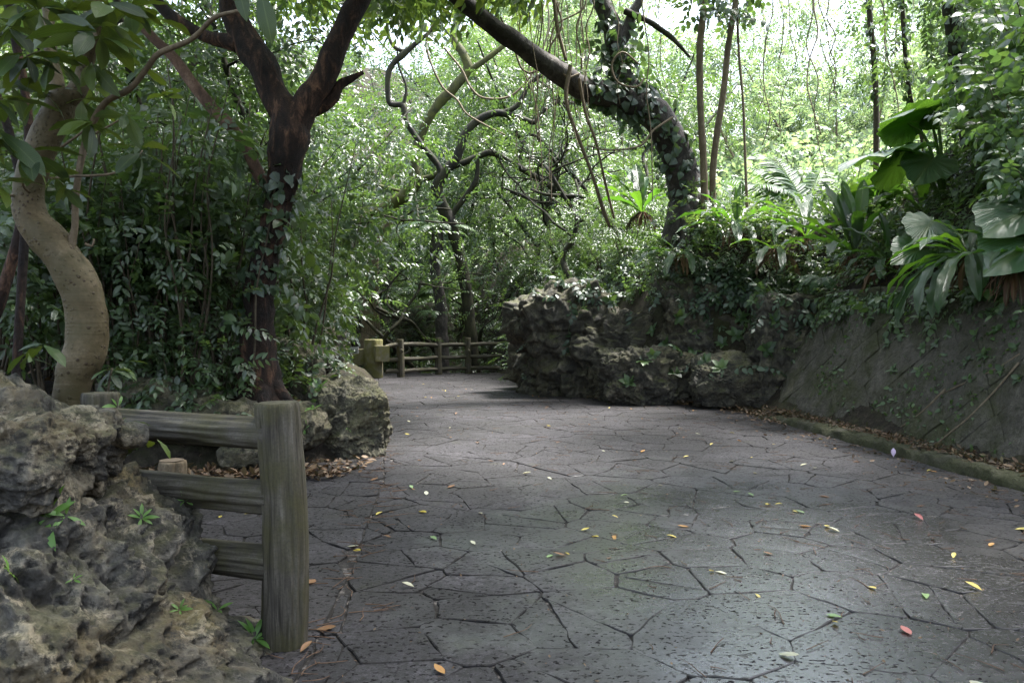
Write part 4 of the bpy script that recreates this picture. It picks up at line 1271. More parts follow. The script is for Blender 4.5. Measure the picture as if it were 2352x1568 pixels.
# dark slim stems at the left edge
for k, (sp, lab) in enumerate([([(30, 1000, 5.4, 20), (60, 480, 5.4, 20), (66, 300, 5.4, 19), (54, 193, 5.4, 19), (34, 88, 5.4, 18), (21, 0, 5.4, 17), (10, -120, 5.4, 15)], 'slim brown stem left of the pale trunk top'),
                               ([(-70, 900, 5.6, 30), (0, 690, 5.6, 28), (24, 610, 5.6, 26), (44, 540, 5.6, 24), (52, 440, 5.6, 22), (20, 300, 5.6, 18), (-30, 150, 5.6, 16)], 'dark leaning stem at the left edge beside the pale trunk')]):
    b = P(*sp[0][:3]); b[2] = 0
    t = empty('sapling', b, lab, 'tree')
    sp = [(CX + b[0] / b[1] * FPX, 1300, sp[0][2], sp[0][3])] + sp
    limb('trunk', sp, t, b, M_BARK_DARK, 12, 0.06, 0.08, 30 + k, 6)
    mb = MB()
    for j in range(26):
        whorl(mb, b + np.array([r.uniform(-1.4, 1.3), r.uniform(-0.6, 1.2), r.uniform(3.0, 4.6)]), 7, 0.2, r)
    mb.obj('crown', M_BIGLEAF, t, loc=b)

# ------------------------------------------------------------------ dark forked tree
D2 = 8.5
q0 = P(598, 925, D2)
fork = empty('forked_tree', (q0[0], D2, q0[2] - 0.05), 'dark red-brown forked tree with peeling bark on the left bank', 'tree')
KO = np.array(fork.location)
limb('trunk', [(600, 960, D2, 165), (598, 925, D2, 132), (596, 885, D2, 102), (594, 821, D2, 86), (596, 740, D2, 74), (597, 663, D2, 70), (608, 600, D2, 64), (628, 527, D2, 60), (644, 440, D2, 66), (657, 360, D2, 80), (664, 310, D2, 90), (655, 262, D2, 72), (633, 225, D2, 64), (606, 158, D2, 68), (570, 100, D2, 66), (545, 60, D2, 58), (531, 0, D2, 50), (520, -90, D2, 44)], fork, KO, M_BARK_DARK, 44, 0.05, 0.13, 8, 4.0, 0.02)
limb('branch', [(664, 320, D2, 74), (692, 262, D2, 66), (715, 220, D2, 62), (740, 183, D2, 58), (773, 105, D2, 54), (800, 46, D2, 50), (826, 0, D2, 48), (870, -90, D2, 40)], fork, KO, M_BARK_DARK, 36, 0.05, 0.12, 9, 4.0, 0.02)
limb('branch', [(715, 255, D2 + 0.1, 34), (745, 240, D2 + 0.1, 32), (768, 222, D2 + 0.1, 26), (778, 198, D2 + 0.1, 22), (800, 185, D2 + 0.1, 17), (835, 166, D2 + 0.1, 10)], fork, KO, M_BARK_DARK, 18, 0.05, 0.15, 10, 5.0)
limb('branch', [(545, 100, D2, 44), (520, 95, D2, 36), (490, 90, D2, 30), (457, 77, D2, 28), (404, 46, D2, 27), (365, 10, D2, 26), (330, -40, D2, 24)], fork, KO, M_BARK_DARK, 22, 0.05, 0.1, 11, 5.0)
limb('branch', [(622, 430, D2 + 0.1, 34), (600, 410, D2 + 0.1, 30), (577, 365, D2 + 0.1, 28), (555, 322, D2 + 0.1, 27), (536, 296, D2 + 0.1, 27), (492, 253, D2 + 0.1, 27), (446, 197, D2 + 0.1, 26), (397, 130, D2 + 0.1, 24), (352, 88, D2 + 0.1, 22), (310, 40, D2 + 0.1, 18)], fork, KO, M_BARK_RED, 20, 0.05, 0.08, 12, 5.0)
for k, rt in enumerate([[(560, 880, D2, 40), (535, 915, D2 - 0.1, 34), (505, 945, D2 - 0.2, 22)], [(625, 880, D2, 40), (655, 915, D2 - 0.1, 30), (685, 950, D2 - 0.1, 16)], [(600, 890, D2 - 0.1, 50), (605, 925, D2 - 0.25, 40), (612, 960, D2 - 0.35, 26)]]):
    limb('root', rt, fork, KO, M_BARK_DARK, 16, 0.05, 0.12, 40 + k, 5)
r = np.random.default_rng(9)
mb = MB()
for c, rad, n in [((-4.2, 9.0, 7.8), (3.4, 3.0, 1.6), 520), ((-1.2, 8.2, 8.0), (2.6, 2.6, 1.3), 460), ((-6.8, 6.5, 7.5), (2.6, 3.0, 1.6), 140), ((-2.8, 12.0, 8.6), (3.2, 2.8, 1.7), 460)]:
    pc, dd = blob_points(r, c, rad, n)
    scatter(mb, SPR_LO, pc, dd + (0, 0, -0.2), rand_dirs(r, len(pc), 2.2), r.uniform(0.45, 0.7, len(pc)), r)
mb.obj('crown', M_SHADE_CANOPY, fork, loc=KO)  # canopy above the frame, unseen, added to darken the near ground

def ivy_on(mb, specs, n, L, r, lo=0.0, hi=1.0, side=None):
    for sp, share in specs:
        pts = np.array([P(a, b, d) for a, b, d, w in sp])
        rad = np.array([W(w, d) / 2 for a, b, d, w in sp])
        p, ra = smooth_line(pts, rad, 0.05)
        k = (len(p) * (lo + (hi - lo) * r.random(int(n * share)))).astype(int).clip(1, len(p) - 2)
        T = norm(p[k + 1] - p[k - 1])
        a = rand_dirs(r, len(k))
        a = norm(a - T * (a * T).sum(1, keepdims=True) + np.array([0, -0.35, 0]))
        pos = p[k] + a * (ra[k] * r.uniform(0.95, 1.25, len(k)) + 0.01)[:, None]
        X = a * 0.5 + rand_dirs(r, len(k)) * 0.6 + np.array([0, 0, -0.75])
        mb.add(*inst(LEAFH, pos, X, a + r.normal(size=a.shape) * 0.35, L * r.uniform(0.5, 1.2, len(k))))
mb = MB()
r = np.random.default_rng(12)
ivy_on(mb, [([(590, 880, D2, 80), (594, 821, D2, 86), (596, 740, D2, 74), (597, 663, D2, 70), (608, 600, D2, 64), (628, 527, D2, 60), (644, 440, D2, 66), (640, 390, D2, 70)], 1.0)], 170, 0.115, r, 0.40, 1.0)
ivy_on(mb, [([(575, 800, D2, 40), (570, 700, D2, 40), (580, 640, D2, 50), (590, 580, D2, 50)], 1.0)], 40, 0.12, r)
iv = empty('climbing_vine', KO, 'grey-green heart-leaved vine climbing the forked trunk', 'vine')
mb.obj('foliage', M_IVY, iv, loc=KO)
limb('stem', [(575, 920, D2 - .25, 5), (585, 800, D2 - 0.22, 5), (590, 660, D2 - 0.2, 5), (615, 540, D2 - 0.18, 4), (632, 420, D2 - 0.18, 3)], iv, KO, M_STEM, 6, 0.08)

# ------------------------------------------------------------------ leaning trunk above the outcrop
def Dl(px): return 16.9 - (1590 - px) * 0.004
lean_sp = [(1614, 545, 16.9, 150), (1598, 505, 16.9, 108), (1580, 440, 16.9, 80), (1557, 369, Dl(1557), 70), (1526, 299, Dl(1526), 70), (1484, 248, Dl(1484), 70), (1414, 222, Dl(1414), 60), (1335, 200, Dl(1335), 52), (1273, 158, Dl(1273), 47), (1196, 105, Dl(1196), 43), (1133, 60, Dl(1133), 40), (1059, 0, Dl(1059), 37), (960, -90, Dl(960), 32)]
fork_sp = [(1490, 250, 16.5, 60), (1440, 200, 16.4, 54), (1420, 150, 16.4, 48), (1410, 90, 16.4, 46), (1400, 45, 16.4, 42), (1379, 0, 16.4, 36), (1360, -60, 16.4, 30)]
q0 = P(1588, 530, 16.9)
lean = empty('leaning_tree', q0, 'large grey trunk leaning left over the path from the top of the outcrop', 'tree')
LO_ = q0
limb('trunk', lean_sp, lean, LO_, M_BARK_GREY, 36, 0.09, 0.12, 14, 2.2, 0.015)
limb('branch', fork_sp, lean, LO_, M_BARK_GREY, 24, 0.09, 0.12, 15, 2.4)
limb('branch', [(1415, 110, 16.4, 34), (1440, 70, 16.4, 28), (1452, 35, 16.4, 22), (1470, 0, 16.4, 18), (1490, -50, 16.4, 14)], lean, LO_, M_BARK_GREY, 16, 0.09, 0.1, 16, 2.4)
limb('branch', [(1435, 25, 16.3, 16), (1490, 50, 16.2, 13), (1540, 85, 16.2, 12), (1560, 105, 16.1, 9), (1585, 132, 16.1, 5)], lean, LO_, M_BARK_WET, 10, 0.09, 0.2, 17, 4)
for k, rt in enumerate([[(1560, 470, 16.8, 46), (1545, 520, 16.6, 40), (1530, 560, 16.5, 26)], [(1600, 450, 16.7, 40), (1618, 490, 16.5, 36), (1605, 530, 16.4, 30), (1625, 560, 16.3, 20)], [(1580, 480, 16.6, 40), (1582, 530, 16.4, 36), (1570, 580, 16.3, 22)]]):
    limb('root', rt, lean, LO_, M_BARK_GREY, 14, 0.08, 0.2, 60 + k, 3)
r = np.random.default_rng(15)
mb = MB()
for c, rad, n in [((-1.4, 13.5, 9.4), (3.4, 4.0, 1.8), 1100), ((0.2, 7.6, 9.5), (3.0, 3.2, 1.4), 800), ((-3.0, 17.0, 10.3), (3.6, 3.6, 1.9), 700), ((7.8, 11.5, 10.6), (2.6, 4.0, 1.4), 800), ((6.2, 7.2, 10.0), (2.6, 2.6, 1.2), 700), ((4.6, 3.6, 9.4), (2.8, 2.4, 1.2), 500)]:
    pc, dd = blob_points(r, c, rad, n)
    scatter(mb, SPR_LO, pc, dd + (0, 0, -0.2), rand_dirs(r, len(pc), 2.2), r.uniform(0.5, 0.8, len(pc)), r)
mb.obj('crown', M_SHADE_CANOPY, lean, loc=LO_)  # mostly unseen, spread wide to keep sun off path and wall
mb = MB()
ivy_on(mb, [(lean_sp[1:9], 1.0)], 300, 0.19, r, 0.0, 0.85)
ivy_on(mb, [(fork_sp, 1.0)], 150, 0.20, r)
scatter(mb, SPR_BROAD, np.array([P(r.uniform(1390, 1500), r.uniform(60, 260), 16.2) for k in range(46)]), rand_dirs(r, 46, -0.4), rand_dirs(r, 46, 1.5), 0.5, r)
iv = empty('climbing_vine', LO_, 'grey-leaved vine clinging along the leaning trunk', 'vine')
mb.obj('foliage', M_IVY, iv, loc=LO_)
for k, sp in enumerate([[(1545, 270, 16.2, 6), (1500, 300, 16.0, 5), (1470, 335, 15.9, 5), (1400, 345, 15.8, 4), (1350, 335, 15.8, 4)], [(1480, 180, 15.9, 5), (1462, 200, 15.8, 5), (1420, 190, 15.8, 5), (1405, 150, 15.8, 5), (1430, 120, 15.8, 5), (1470, 150, 15.9, 4)],
                        [(1330, 170, 15.6, 6), (1300, 175, 15.5, 5), (1262, 120, 15.5, 5), (1290, 60, 15.6, 5), (1275, 0, 15.6, 5)]]):
    limb('stem', sp, iv, LO_, M_VINE, 6, 0.08)

# ------------------------------------------------------------------ slim stems right of it
for k, (sp, lab, mat) in enumerate([
        ([(1622, 520, 16.2, 19), (1618, 440, 16.2, 17), (1616, 369, 16.2, 16), (1609, 246, 16.2, 15), (1608, 105, 16.2, 16), (1620, 0, 16.2, 15), (1626, -80, 16.2, 13)], 'straight slim brown stem just right of the leaning trunk', M_BARK_TWIG),
        ([(1640, 500, 16.4, 14), (1637, 400, 16.4, 15), (1648, 299, 16.4, 15), (1662, 211, 16.4, 15), (1673, 105, 16.4, 14), (1690, 0, 16.4, 13), (1700, -80, 16.4, 12)], 'slim brown stem leaning right beside the straight one', M_BARK_TWIG),
        ([(1716, 480, 16.6, 7), (1711, 350, 16.6, 6), (1707, 240, 16.6, 6), (1697, 120, 16.6, 6), (1692, 0, 16.6, 6), (1690, -60, 16.6, 5)], 'very thin vine-wrapped stem right of the two slim stems', M_VINE),
        ([(2225, 320, 13.4, 36), (2205, 210, 13.4, 36), (2194, 110, 13.4, 36), (2180, 0, 13.4, 33), (2172, -90, 13.4, 30)], 'dark ivy-dotted trunk at the upper right above the elephant ears', M_BARK_WET),
        ([(2120, 330, 15.0, 10), (2090, 220, 15.0, 10), (2078, 105, 15.0, 10), (2072, 0, 15.0, 10), (2070, -60, 15, 9)], 'thin leafy stem left of the dark right trunk', M_STEM),
        ([(2012, 230, 17.0, 12), (2004, 100, 17.0, 12), (1994, 0, 17.0, 12), (1990, -60, 17, 11)], 'thin creeper-wrapped stem on the bright slope left of the leafy stem', M_STEM)]):
    b = P(*sp[0][:3])
    b[2] = min(b[2], foot(b[0], b[1]))
    t = empty('slim_tree', b, lab, 'tree', None)
    base = (sp[0][0], CY - 0 + (CAMZ - b[2]) / b[1] * FPX - 32, sp[0][2], sp[0][3] * 1.15)
    limb('trunk', [base] + sp if base[1] > sp[0][1] + 8 else sp, t, b, mat, 12, 0.08, 0.09, 70 + k, 5)
    mb = MB()
    n = 40 if k < 3 else 60
    pos = np.array([P(q[0] + r.uniform(-60, 60), r.uniform(-160, 40 if k < 3 else 200), q[2] + r.uniform(-0.6, 0.6)) for q in [sp[-2]] * n])
    scatter(mb, SPR_BROAD if k < 3 else SPR_MID, pos, rand_dirs(r, n, -0.5), rand_dirs(r, n, 1.5), 0.42, r)
    if k >= 3: ivy_on(mb, [(sp, 1.0)], 90, 0.13, r)
    mb.obj('crown', M_TREE, t, loc=b)

# ------------------------------------------------------------------ twisted trees behind the far fence
D3 = 24.9
def tree_px(name, label, base_px, d, limbs, mat, seed):
    b = P(base_px[0], base_px[1], d)
    b[2] = foot(b[0], b[1]) - 0.1
    t = empty(name, b, label, 'tree')
    for k, (nm, sp) in enumerate(limbs):
        limb(nm, sp, t, b, mat, 14 if k == 0 else 10, 0.12, 0.14, seed + k, 3.0)
    return t, b
t3, b3 = tree_px('twisted_tree', 'dark twisted tree with winding branches behind the far fence', (1088, 800), D3, [
    ('trunk', [(1090, 860, D3, 30), (1084, 780, D3, 27), (1078, 733, D3, 26), (1068, 650, D3, 26), (1052, 575, D3, 27), (1034, 510, D3, 28), (1008, 455, D3, 30), (1004, 428, D3, 28), (1022, 396, D3, 24), (1048, 369, D3, 24)]),
    ('branch', [(1048, 369, D3, 22), (1062, 323, D3, 20), (1080, 292, D3, 20), (1115, 267, D3, 19), (1150, 260, D3, 17), (1203, 274, D3, 14), (1228, 281, D3, 12), (1249, 253, D3, 11), (1280, 236, D3, 10), (1330, 240, D3, 7)]),
    ('branch', [(1014, 400, D3, 16), (1006, 380, D3, 15), (967, 330, D3, 14), (932, 278, D3, 14), (926, 243, D3, 14), (897, 239, D3, 13), (890, 204, D3, 13), (897, 155, D3, 13), (932, 120, D3, 15), (978, 81, D3, 9), (1013, 53, D3, 7), (1040, 0, D3, 6)]),
    ('branch', [(932, 120, D3, 9), (902, 105, D3, 8), (890, 60, D3, 7), (892, 0, D3, 6)]),
    ('branch', [(1034, 383, D3, 16), (1065, 374, D3, 15), (1097, 360, D3, 14), (1133, 352, D3, 15), (1185, 380, D3, 15), (1238, 411, D3, 14), (1308, 454, D3, 15), (1358, 470, D3, 16)]),
    ('branch', [(1150, 262, D3, 14), (1185, 245, D3, 12), (1203, 218, D3, 11), (1220, 190, D3, 10), (1245, 172, D3, 9), (1270, 165, D3, 7)]),
    ('branch', [(1097, 362, D3, 10), (1096, 400, D3, 13), (1088, 425, D3, 13), (1066, 456, D3, 13), (1040, 492, D3, 11), (1030, 520, D3, 10)]),
    ('branch', [(926, 243, D3, 9), (933, 200, D3, 6), (915, 150, D3, 5), (912, 110, D3, 4)]),
    ('branch', [(1185, 380, D3, 7), (1215, 310, D3, 8), (1260, 340, D3, 7), (1310, 400, D3, 6), (1350, 440, D3, 4)])], M_BARK_WET, 100)
t4, b4 = tree_px('mossy_tree', 'leaning mossy tree with yellow-green upper fork left of the twisted tree', (790, 560), D3 + 1, [
    ('trunk', [(770, 800, D3 + 1, 40), (776, 640, D3 + 1, 38), (802, 535, D3 + 1, 36), (872, 489, D3 + 1, 34), (922, 454, D3 + 1, 32), (955, 415, D3 + 1, 30), (954, 369, D3 + 1, 22), (966, 316, D3 + 1, 21), (985, 271, D3 + 1, 21), (1010, 235, D3 + 1, 22), (1041, 204, D3 + 1, 23), (1074, 160, D3 + 1, 22), (1063, 123, D3 + 1, 20), (1041, 84, D3 + 1, 16), (1060, 30, D3 + 1, 13), (1070, -30, D3 + 1, 12)]),
    ('branch', [(1070, 165, D3 + 1, 16), (1105, 145, D3 + 1, 14), (1147, 113, D3 + 1, 12), (1180, 85, D3 + 1, 9)]),
    ('branch', [(955, 412, D3 + 1, 14), (985, 408, D3 + 1, 14), (1010, 398, D3 + 0.4, 14)]),
    ('branch', [(920, 440, D3 + 1, 10), (890, 432, D3 + 1, 9), (860, 425, D3 + 1, 7)])], M_BARK_MOSS, 120)
t5, b5 = tree_px('slim_tree', 'grey straight trunk with ferns growing on it behind the far fence', (1013, 800), 25.0, [
    ('trunk', [(1018, 870, 25, 30), (1015, 775, 25, 27), (1011, 688, 25, 26), (1001, 640, 25, 24), (998, 600, 25, 26), (1003, 560, 25, 30), (1004, 520, 25, 26)])], M_BARK_GREY, 140)
t6, b6 = tree_px('strangler_tree', 'thick trunk wrapped in hanging brown roots behind the concrete barrier', (850, 790), 26.5, [
    ('trunk', [(842, 830, 26.5, 40), (846, 740, 26.5, 34), (850, 660, 26.5, 30), (862, 580, 26.5, 24), (890, 520, 26.5, 18), (905, 470, 26.5, 12)])] +
    [('root', [(832 + j * 5 + (j % 3), 810, 26.3, 5), (834 + j * 4.5, 720 - (j % 4) * 12, 26.3, 4), (840 + j * 3.4, 640 - j * 8, 26.3, 4), (852 + j * 5, 580 - j * 7, 26.4, 3)]) for j in range(9)], M_VINE, 150)
for tt_, bb_, regs, mt in [(t3, b3, [((0.0, 29, 6.4), (3.8, 1.8, 3.6), 420), ((-3.2, 29, 9.0), (3.4, 1.8, 2.8), 320), ((1.5, 28.5, 10.2), (3.8, 1.8, 2.0), 240)], M_TREE), (t4, b4, [((-3.4, 29.5, 6.0), (3.0, 1.4, 3.0), 300), ((-1.5, 29, 10.4), (3.2, 1.6, 1.6), 200)], M_TREE)]:
    mb = MB()
    for c, rad, n in regs:
        pc, dd = blob_points(r, c, rad, n, 0.1)
        scatter(mb, SPR_FINE, pc, dd + (0, 0, -0.1), rand_dirs(r, len(pc), 2.0), r.uniform(0.6, 1.0, len(pc)), r)
    mb.obj('crown', mt, tt_, loc=bb_)

# ------------------------------------------------------------------ shrubs and trees that repeat
def make_shrub(seed, h, n_stem, n_sprig, tpls, size, mat, spread=0.7, low=0.2, lean=0.25, name='understory_shrub'):
    r = np.random.default_rng(seed)
    root = bpy.data.objects.new(name, None)
    COL.objects.link(root)
    mb = MB()
    for k in range(n_stem):
        a = r.uniform(0, 6.28)
        rr = r.uniform(0.05, 0.35)
        b = np.array([math.cos(a) * rr * 0.6, math.sin(a) * rr * 0.6, -0.08])
        hk = h * r.uniform(0.65, 1.0)
        pts = [b]
        dirn = np.array([math.cos(a) * lean, math.sin(a) * lean, 1.0])
        for j in range(6):
            pts.append(pts[-1] + (dirn + r.normal(size=3) * 0.12) * hk / 6)
        p, ra = smooth_line(pts, np.linspace(0.016, 0.004, 7) * h / 3, 0.18)
        V, F = tube(p, ra, 6, 0.0)
        link('stem', mk_mesh('stem', V, F), root, M_STEM)
        m = n_sprig // n_stem
        t = (low + (1 - low) * r.random(m)) * (len(p) - 1)
        c = p[t.astype(int)]
        d = rand_dirs(r, m, 0.15)
        off = d * (r.random(m) ** 0.6 * spread * (0.55 + 0.45 * np.sin(t / len(p) * 3.1)))[:, None]
        scatter(mb, tpls, c + off, d + r.normal(size=(m, 3)) * 0.3 + (0, 0, -0.15), rand_dirs(r, m, 2.2), size * r.uniform(0.7, 1.2, m), r)
    mb.obj('foliage', mat, root)
    return root

def make_tree(seed, h, tpls, size, mat, n_sprig, crown_lo=0.25, rad=2.0, bark=None, name='forest_tree', r0=0.11):
    r = np.random.default_rng(seed)
    root = bpy.data.objects.new(name, None)
    COL.objects.link(root)
    pts = [np.array([0, 0, -0.15])]
    d = np.array([r.normal() * 0.12, r.normal() * 0.12, 1.0])
    for j in range(8):
        d = d + r.normal(size=3) * np.array([0.14, 0.14, 0.03])
        pts.append(pts[-1] + norm(d) * h / 8)
    p, ra = smooth_line(pts, np.linspace(r0, r0 * 0.25, 9), 0.25)
    V, F = tube(p, ra, 10, 0.12, seed)
    link('trunk', mk_mesh('trunk', V, F), root, bark or M_BARK_WET)
    cen = []
    for k in range(9):
        t = int((crown_lo + (0.95 - crown_lo) * (k + r.random()) / 9) * (len(p) - 1))
        a = k * 2.4 + r.uniform(-0.5, 0.5)
        L = rad * r.uniform(0.5, 1.0) * (1.1 - 0.5 * k / 9)
        q = [p[t]]
        dr_ = np.array([math.cos(a), math.sin(a), r.uniform(0.05, 0.6)])
        for j in range(4):
            q.append(q[-1] + (dr_ + r.normal(size=3) * 0.25) * L / 4)
        pp_, rr_ = smooth_line(q, np.linspace(ra[t] * 0.5, 0.008, 5), 0.2)
        V, F = tube(pp_, rr_, 6, 0.1, seed + k)
        link('branch', mk_mesh('branch', V, F), root, bark or M_BARK_WET)
        cen += [q[2], q[3], q[4]]
    cen = np.array(cen)
    pick = cen[r.integers(0, len(cen), n_sprig)]
    off = rand_dirs(r, n_sprig) * (r.random(n_sprig) ** 0.5 * rad * 0.46)[:, None] * np.array([1, 1, 0.7])
    mb = MB()
    scatter(mb, tpls, pick + off, off + r.normal(size=off.shape) * 0.4 + (0, 0, -0.15), rand_dirs(r, n_sprig, 2.0), size * r.uniform(0.7, 1.25, n_sprig), r)
    mb.obj('crown', mat, root)
    return root

def place(protos, spots, kind, cat, group, r, zoff=0.0, smin=0.85, smax=1.15):
    labs = word_spots(kind, spots)
    used = set()
    for k, s in enumerate(spots):
        j = k % len(protos)
        o = protos[j] if j not in used else copy_tree(protos[j])
        used.add(j)
        o.location = (s[0], s[1], foot(s[0], s[1]) + zoff)
        o.rotation_euler = (0, 0, r.uniform(0, 6.28))
        k_ = (s[2] if len(s) > 2 else 1.0) * r.uniform(smin, smax)
        o.scale = (k_, k_, k_)
        tag(o, labs[k], cat, group)

r = np.random.default_rng(31)
shr = [make_shrub(200 + k, 3.3, 7, n_, t_, z_, m_, 0.72, 0.48) for k, (n_, t_, z_, m_) in enumerate([(260, SPR_NEAR, 0.30, M_SHRUB), (220, SPR_BROAD, 0.34, M_SHRUB), (240, SPR_NEAR, 0.25, M_COVER), (280, SPR_MID, 0.36, M_SHRUB)])]
sp = []
for (px, d) in [(30, 7.8), (120, 8.0), (210, 8.6), (290, 8.3), (350, 9.2), (410, 8.7), (470, 9.4), (520, 9.0), (90, 9.6), (180, 10.3), (260, 10.0), (330, 11.0), (400, 10.6), (460, 11.5), (540, 10.8), (-40, 9.0), (640, 12.2), (660, 14.0), (20, 11.2), (610, 12.5), (500, 13), (380, 13), (120, 12.5), (230, 12.6)]:
    sp.append(((px - CX) / FPX * d, d))
place(shr, sp, 'tall glossy thin-stemmed shrub', 'shrub', 'understory shrubs on the left bank', r)

slen = [make_shrub(210 + k, 3.6, 5, 34, SPR_NEAR, 0.30, M_SHRUB, 0.5, 0.55, 0.12, 'slender_sapling') for k in range(2)]
sp = [((px - CX) / FPX * d, d) for (px, d) in [(300, 8.2), (360, 8.4), (420, 8.3), (480, 8.5), (540, 8.9), (700, 11.2), (740, 14.2), (250, 8.4)]]
place(slen, sp, 'slender bare-stemmed sapling', 'sapling', 'slender saplings on the left bank', r)
low = [make_shrub(220 + k, 1.0, 6, 90, SPR_NEAR, 0.24, M_SHRUB, 0.42, 0.1, 0.5, 'low_shrub') for k in range(3)]
sp = []
for (px, d) in [(250, 8.1), (330, 8.3), (390, 8.2), (450, 8.35), (500, 8.6), (560, 9.3), (660, 12.0), (690, 14.0), (880, 26.8), (980, 25.6), (1040, 26.2), (1120, 25.4), (720, 10.9), (1545, 16.0), (1610, 15.8), (1650, 16.0), (1575, 16.3), (1740, 15.2), (1900, 13.6), (2010, 12.6), (1820, 14.6)]:
    sp.append(((px - CX) / FPX * d, d))
place(low, sp, 'low leafy bush', 'bush', 'low bushes along the banks and behind the fence', r)

mid = [make_tree(300 + k, 9.0, SPR_MID, 0.52, M_TREE, 430, 0.16, 2.3) for k in range(4)]
sp = []
for (px, d) in [(-60, 13.5), (60, 15), (180, 14.2), (310, 16), (430, 14.8), (520, 17), (640, 15.6), (690, 18.0), (620, 20.5), (520, 21), (400, 20), (260, 21), (120, 20), (700, 22.5), (-20, 19), (740, 27), (850, 30), (950, 31), (1040, 30.5), (1140, 31.5), (1230, 28), (1320, 30), (640, 27), (480, 27), (300, 28), (1420, 29), (1500, 33), (1180, 36), (1010, 37), (880, 36), (930, 42), (1060, 43), (985, 34.5), (1120, 40)]:
    sp.append(((px - CX) / FPX * d, d))
place(mid, sp, 'small-leaved forest tree', 'tree', 'forest trees behind the path', r)

def make_twisted(seed, h, n_sprig):
    r = np.random.default_rng(seed)
    root = bpy.data.objects.new('twisted_tree', None)
    COL.objects.link(root)
    ends = []
    def grow(p, d, L, rad, depth, nm):
        pts = [p]
        for j in range(7):
            d = norm(d + r.normal(size=3) * np.array([0.42, 0.42, 0.22]) + (0, 0, 0.06))
            pts.append(pts[-1] + d * L / 7)
        q, ra = smooth_line(pts, np.linspace(rad, rad * 0.5, 8), 0.15)
        V, F = tube(q, ra, 7 if depth else 9, 0.15, seed + depth)
        link(nm, mk_mesh(nm, V, F), root, M_BARK_WET)
        if depth < 2:
            for j in range(3 if depth == 0 else 2):
                k = int(len(q) * r.uniform(0.45, 0.98))
                a = r.uniform(0, 6.28)
                grow(q[k], np.array([math.cos(a), math.sin(a), r.uniform(0.1, 0.9)]), L * r.uniform(0.5, 0.75), ra[k] * 0.65, depth + 1, 'branch')
        else:
            ends.extend(q[-6:])
    grow(np.array([0, 0, -0.2]), np.array([r.normal() * 0.3, r.normal() * 0.3, 1.0]), h, 0.085, 0, 'trunk')
    e = np.array(ends)
    c = e[r.integers(0, len(e), n_sprig)] + r.normal(size=(n_sprig, 3)) * 0.45
    mb = MB()
    scatter(mb, SPR_FINE, c, rand_dirs(r, n_sprig), rand_dirs(r, n_sprig, 2.0), r.uniform(0.4, 0.8, n_sprig), r)
    mb.obj('crown', M_TREE, root)
    return root
tw = [make_twisted(500 + k, 4.2, 70) for k in range(4)]
sp = [((px - CX) / FPX * d, d) for (px, d) in [(715, 16), (800, 27.2), (735, 21), (880, 27.5), (1160, 27.6), (1230, 26.5), (1270, 22.5), (1330, 21.5), (1420, 21), (680, 18), (960, 28), (1290, 25), (470, 15), (250, 16.5), (1500, 23), (590, 16), (1010, 26), (1090, 27.5), (940, 25.5), (1340, 24), (1390, 25), (850, 23.5), (1210, 23.5), (1450, 24.5)]]
place(tw, sp, 'slim dark twisted tree', 'tree', 'thin twisted trees in the hollow', r)

fine = [make_shrub(240 + k, 2.6, 7, 200, SPR_FINE, 0.55, M_TREE, 0.7, 0.12, 0.4, 'slope_shrub') for k in range(3)]
sp = []
for (px, d) in [(1215, 21.5), (1225, 20.6), (1250, 19.8), (1280, 20.3), (1330, 19.8), (1380, 20.8), (1440, 19.6), (1210, 23), (1300, 23), (1400, 23.5), (1200, 26.5), (1250, 25.5), (1350, 26), (1460, 22.5), (1520, 21), (1560, 23), (1100, 28), (1000, 28), (920, 28)]:
    sp.append(((px - CX) / FPX * d, d, 0.75))
place(fine, sp, 'fine-leaved tangled shrub', 'shrub', 'tangled shrubs on the slope left of the leaning trunk', r)

broad = [make_shrub(260 + k, 2.6, 7, 210, SPR_BROAD, 0.42, M_VEIL, 0.75, 0.05, 0.35, 'broad_leaved_shrub') for k in range(2)]
sp = [((px - CX) / FPX * d, d, k) for (px, d, k) in [(2360, 10.6, 0.7), (2420, 9.6, 0.75), (2340, 12.4, 0.85), (2400, 11.6, 1.0), (2450, 8.8, 0.6), (2460, 10.4, 1.0), (2360, 13.8, 1.1)]]
place(broad, sp, 'broad-leaved grey-green shrub', 'shrub', 'broad-leaved shrubs at the right edge', r)

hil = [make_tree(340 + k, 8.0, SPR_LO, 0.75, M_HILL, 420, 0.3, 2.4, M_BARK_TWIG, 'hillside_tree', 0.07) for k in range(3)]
sp = []
for k in range(26):
    d = r.uniform(44, 72)
    px = r.uniform(1080, 2420)
    sp.append(((px - CX) / FPX * d, d))
place(hil, sp, 'sunlit light hillside tree', 'tree', 'sunlit trees on the far hillside', r, 0, 0.6, 1.1)
lace = [make_tree(360 + k, 12.0, SPR_LO, 0.62, M_HILL, 480, 0.12, 2.9, M_BARK_TWIG, 'lacy_tree', 0.07) for k in range(2)]  # leaf lace added over the sky gap, standing in for overexposed foliage
sp = [((px - CX) / FPX * d, d) for (px, d) in [(1500, 46), (1580, 40), (1660, 48), (1720, 42), (1790, 50), (1850, 43), (1920, 47), (1990, 41), (2050, 49), (1620, 56), (1760, 58), (1900, 57)]]
place(lace, sp, 'open lacy tree', 'tree', 'lacy trees over the added gap in the hill', r)
sap = [make_shrub(280, 3.0, 4, 60, SPR_BROAD, 0.45, M_HILL, 0.6, 0.45, 0.45, 'hillside_sapling')]
sp = [((px - CX) / FPX * d, d) for (px, d) in [(1770, 22), (1830, 24), (1900, 23), (1740, 27), (1960, 25), (1680, 24), (2020, 21)]]
place(sap, sp, 'open light green sapling', 'sapling', 'saplings on the bright slope', r)

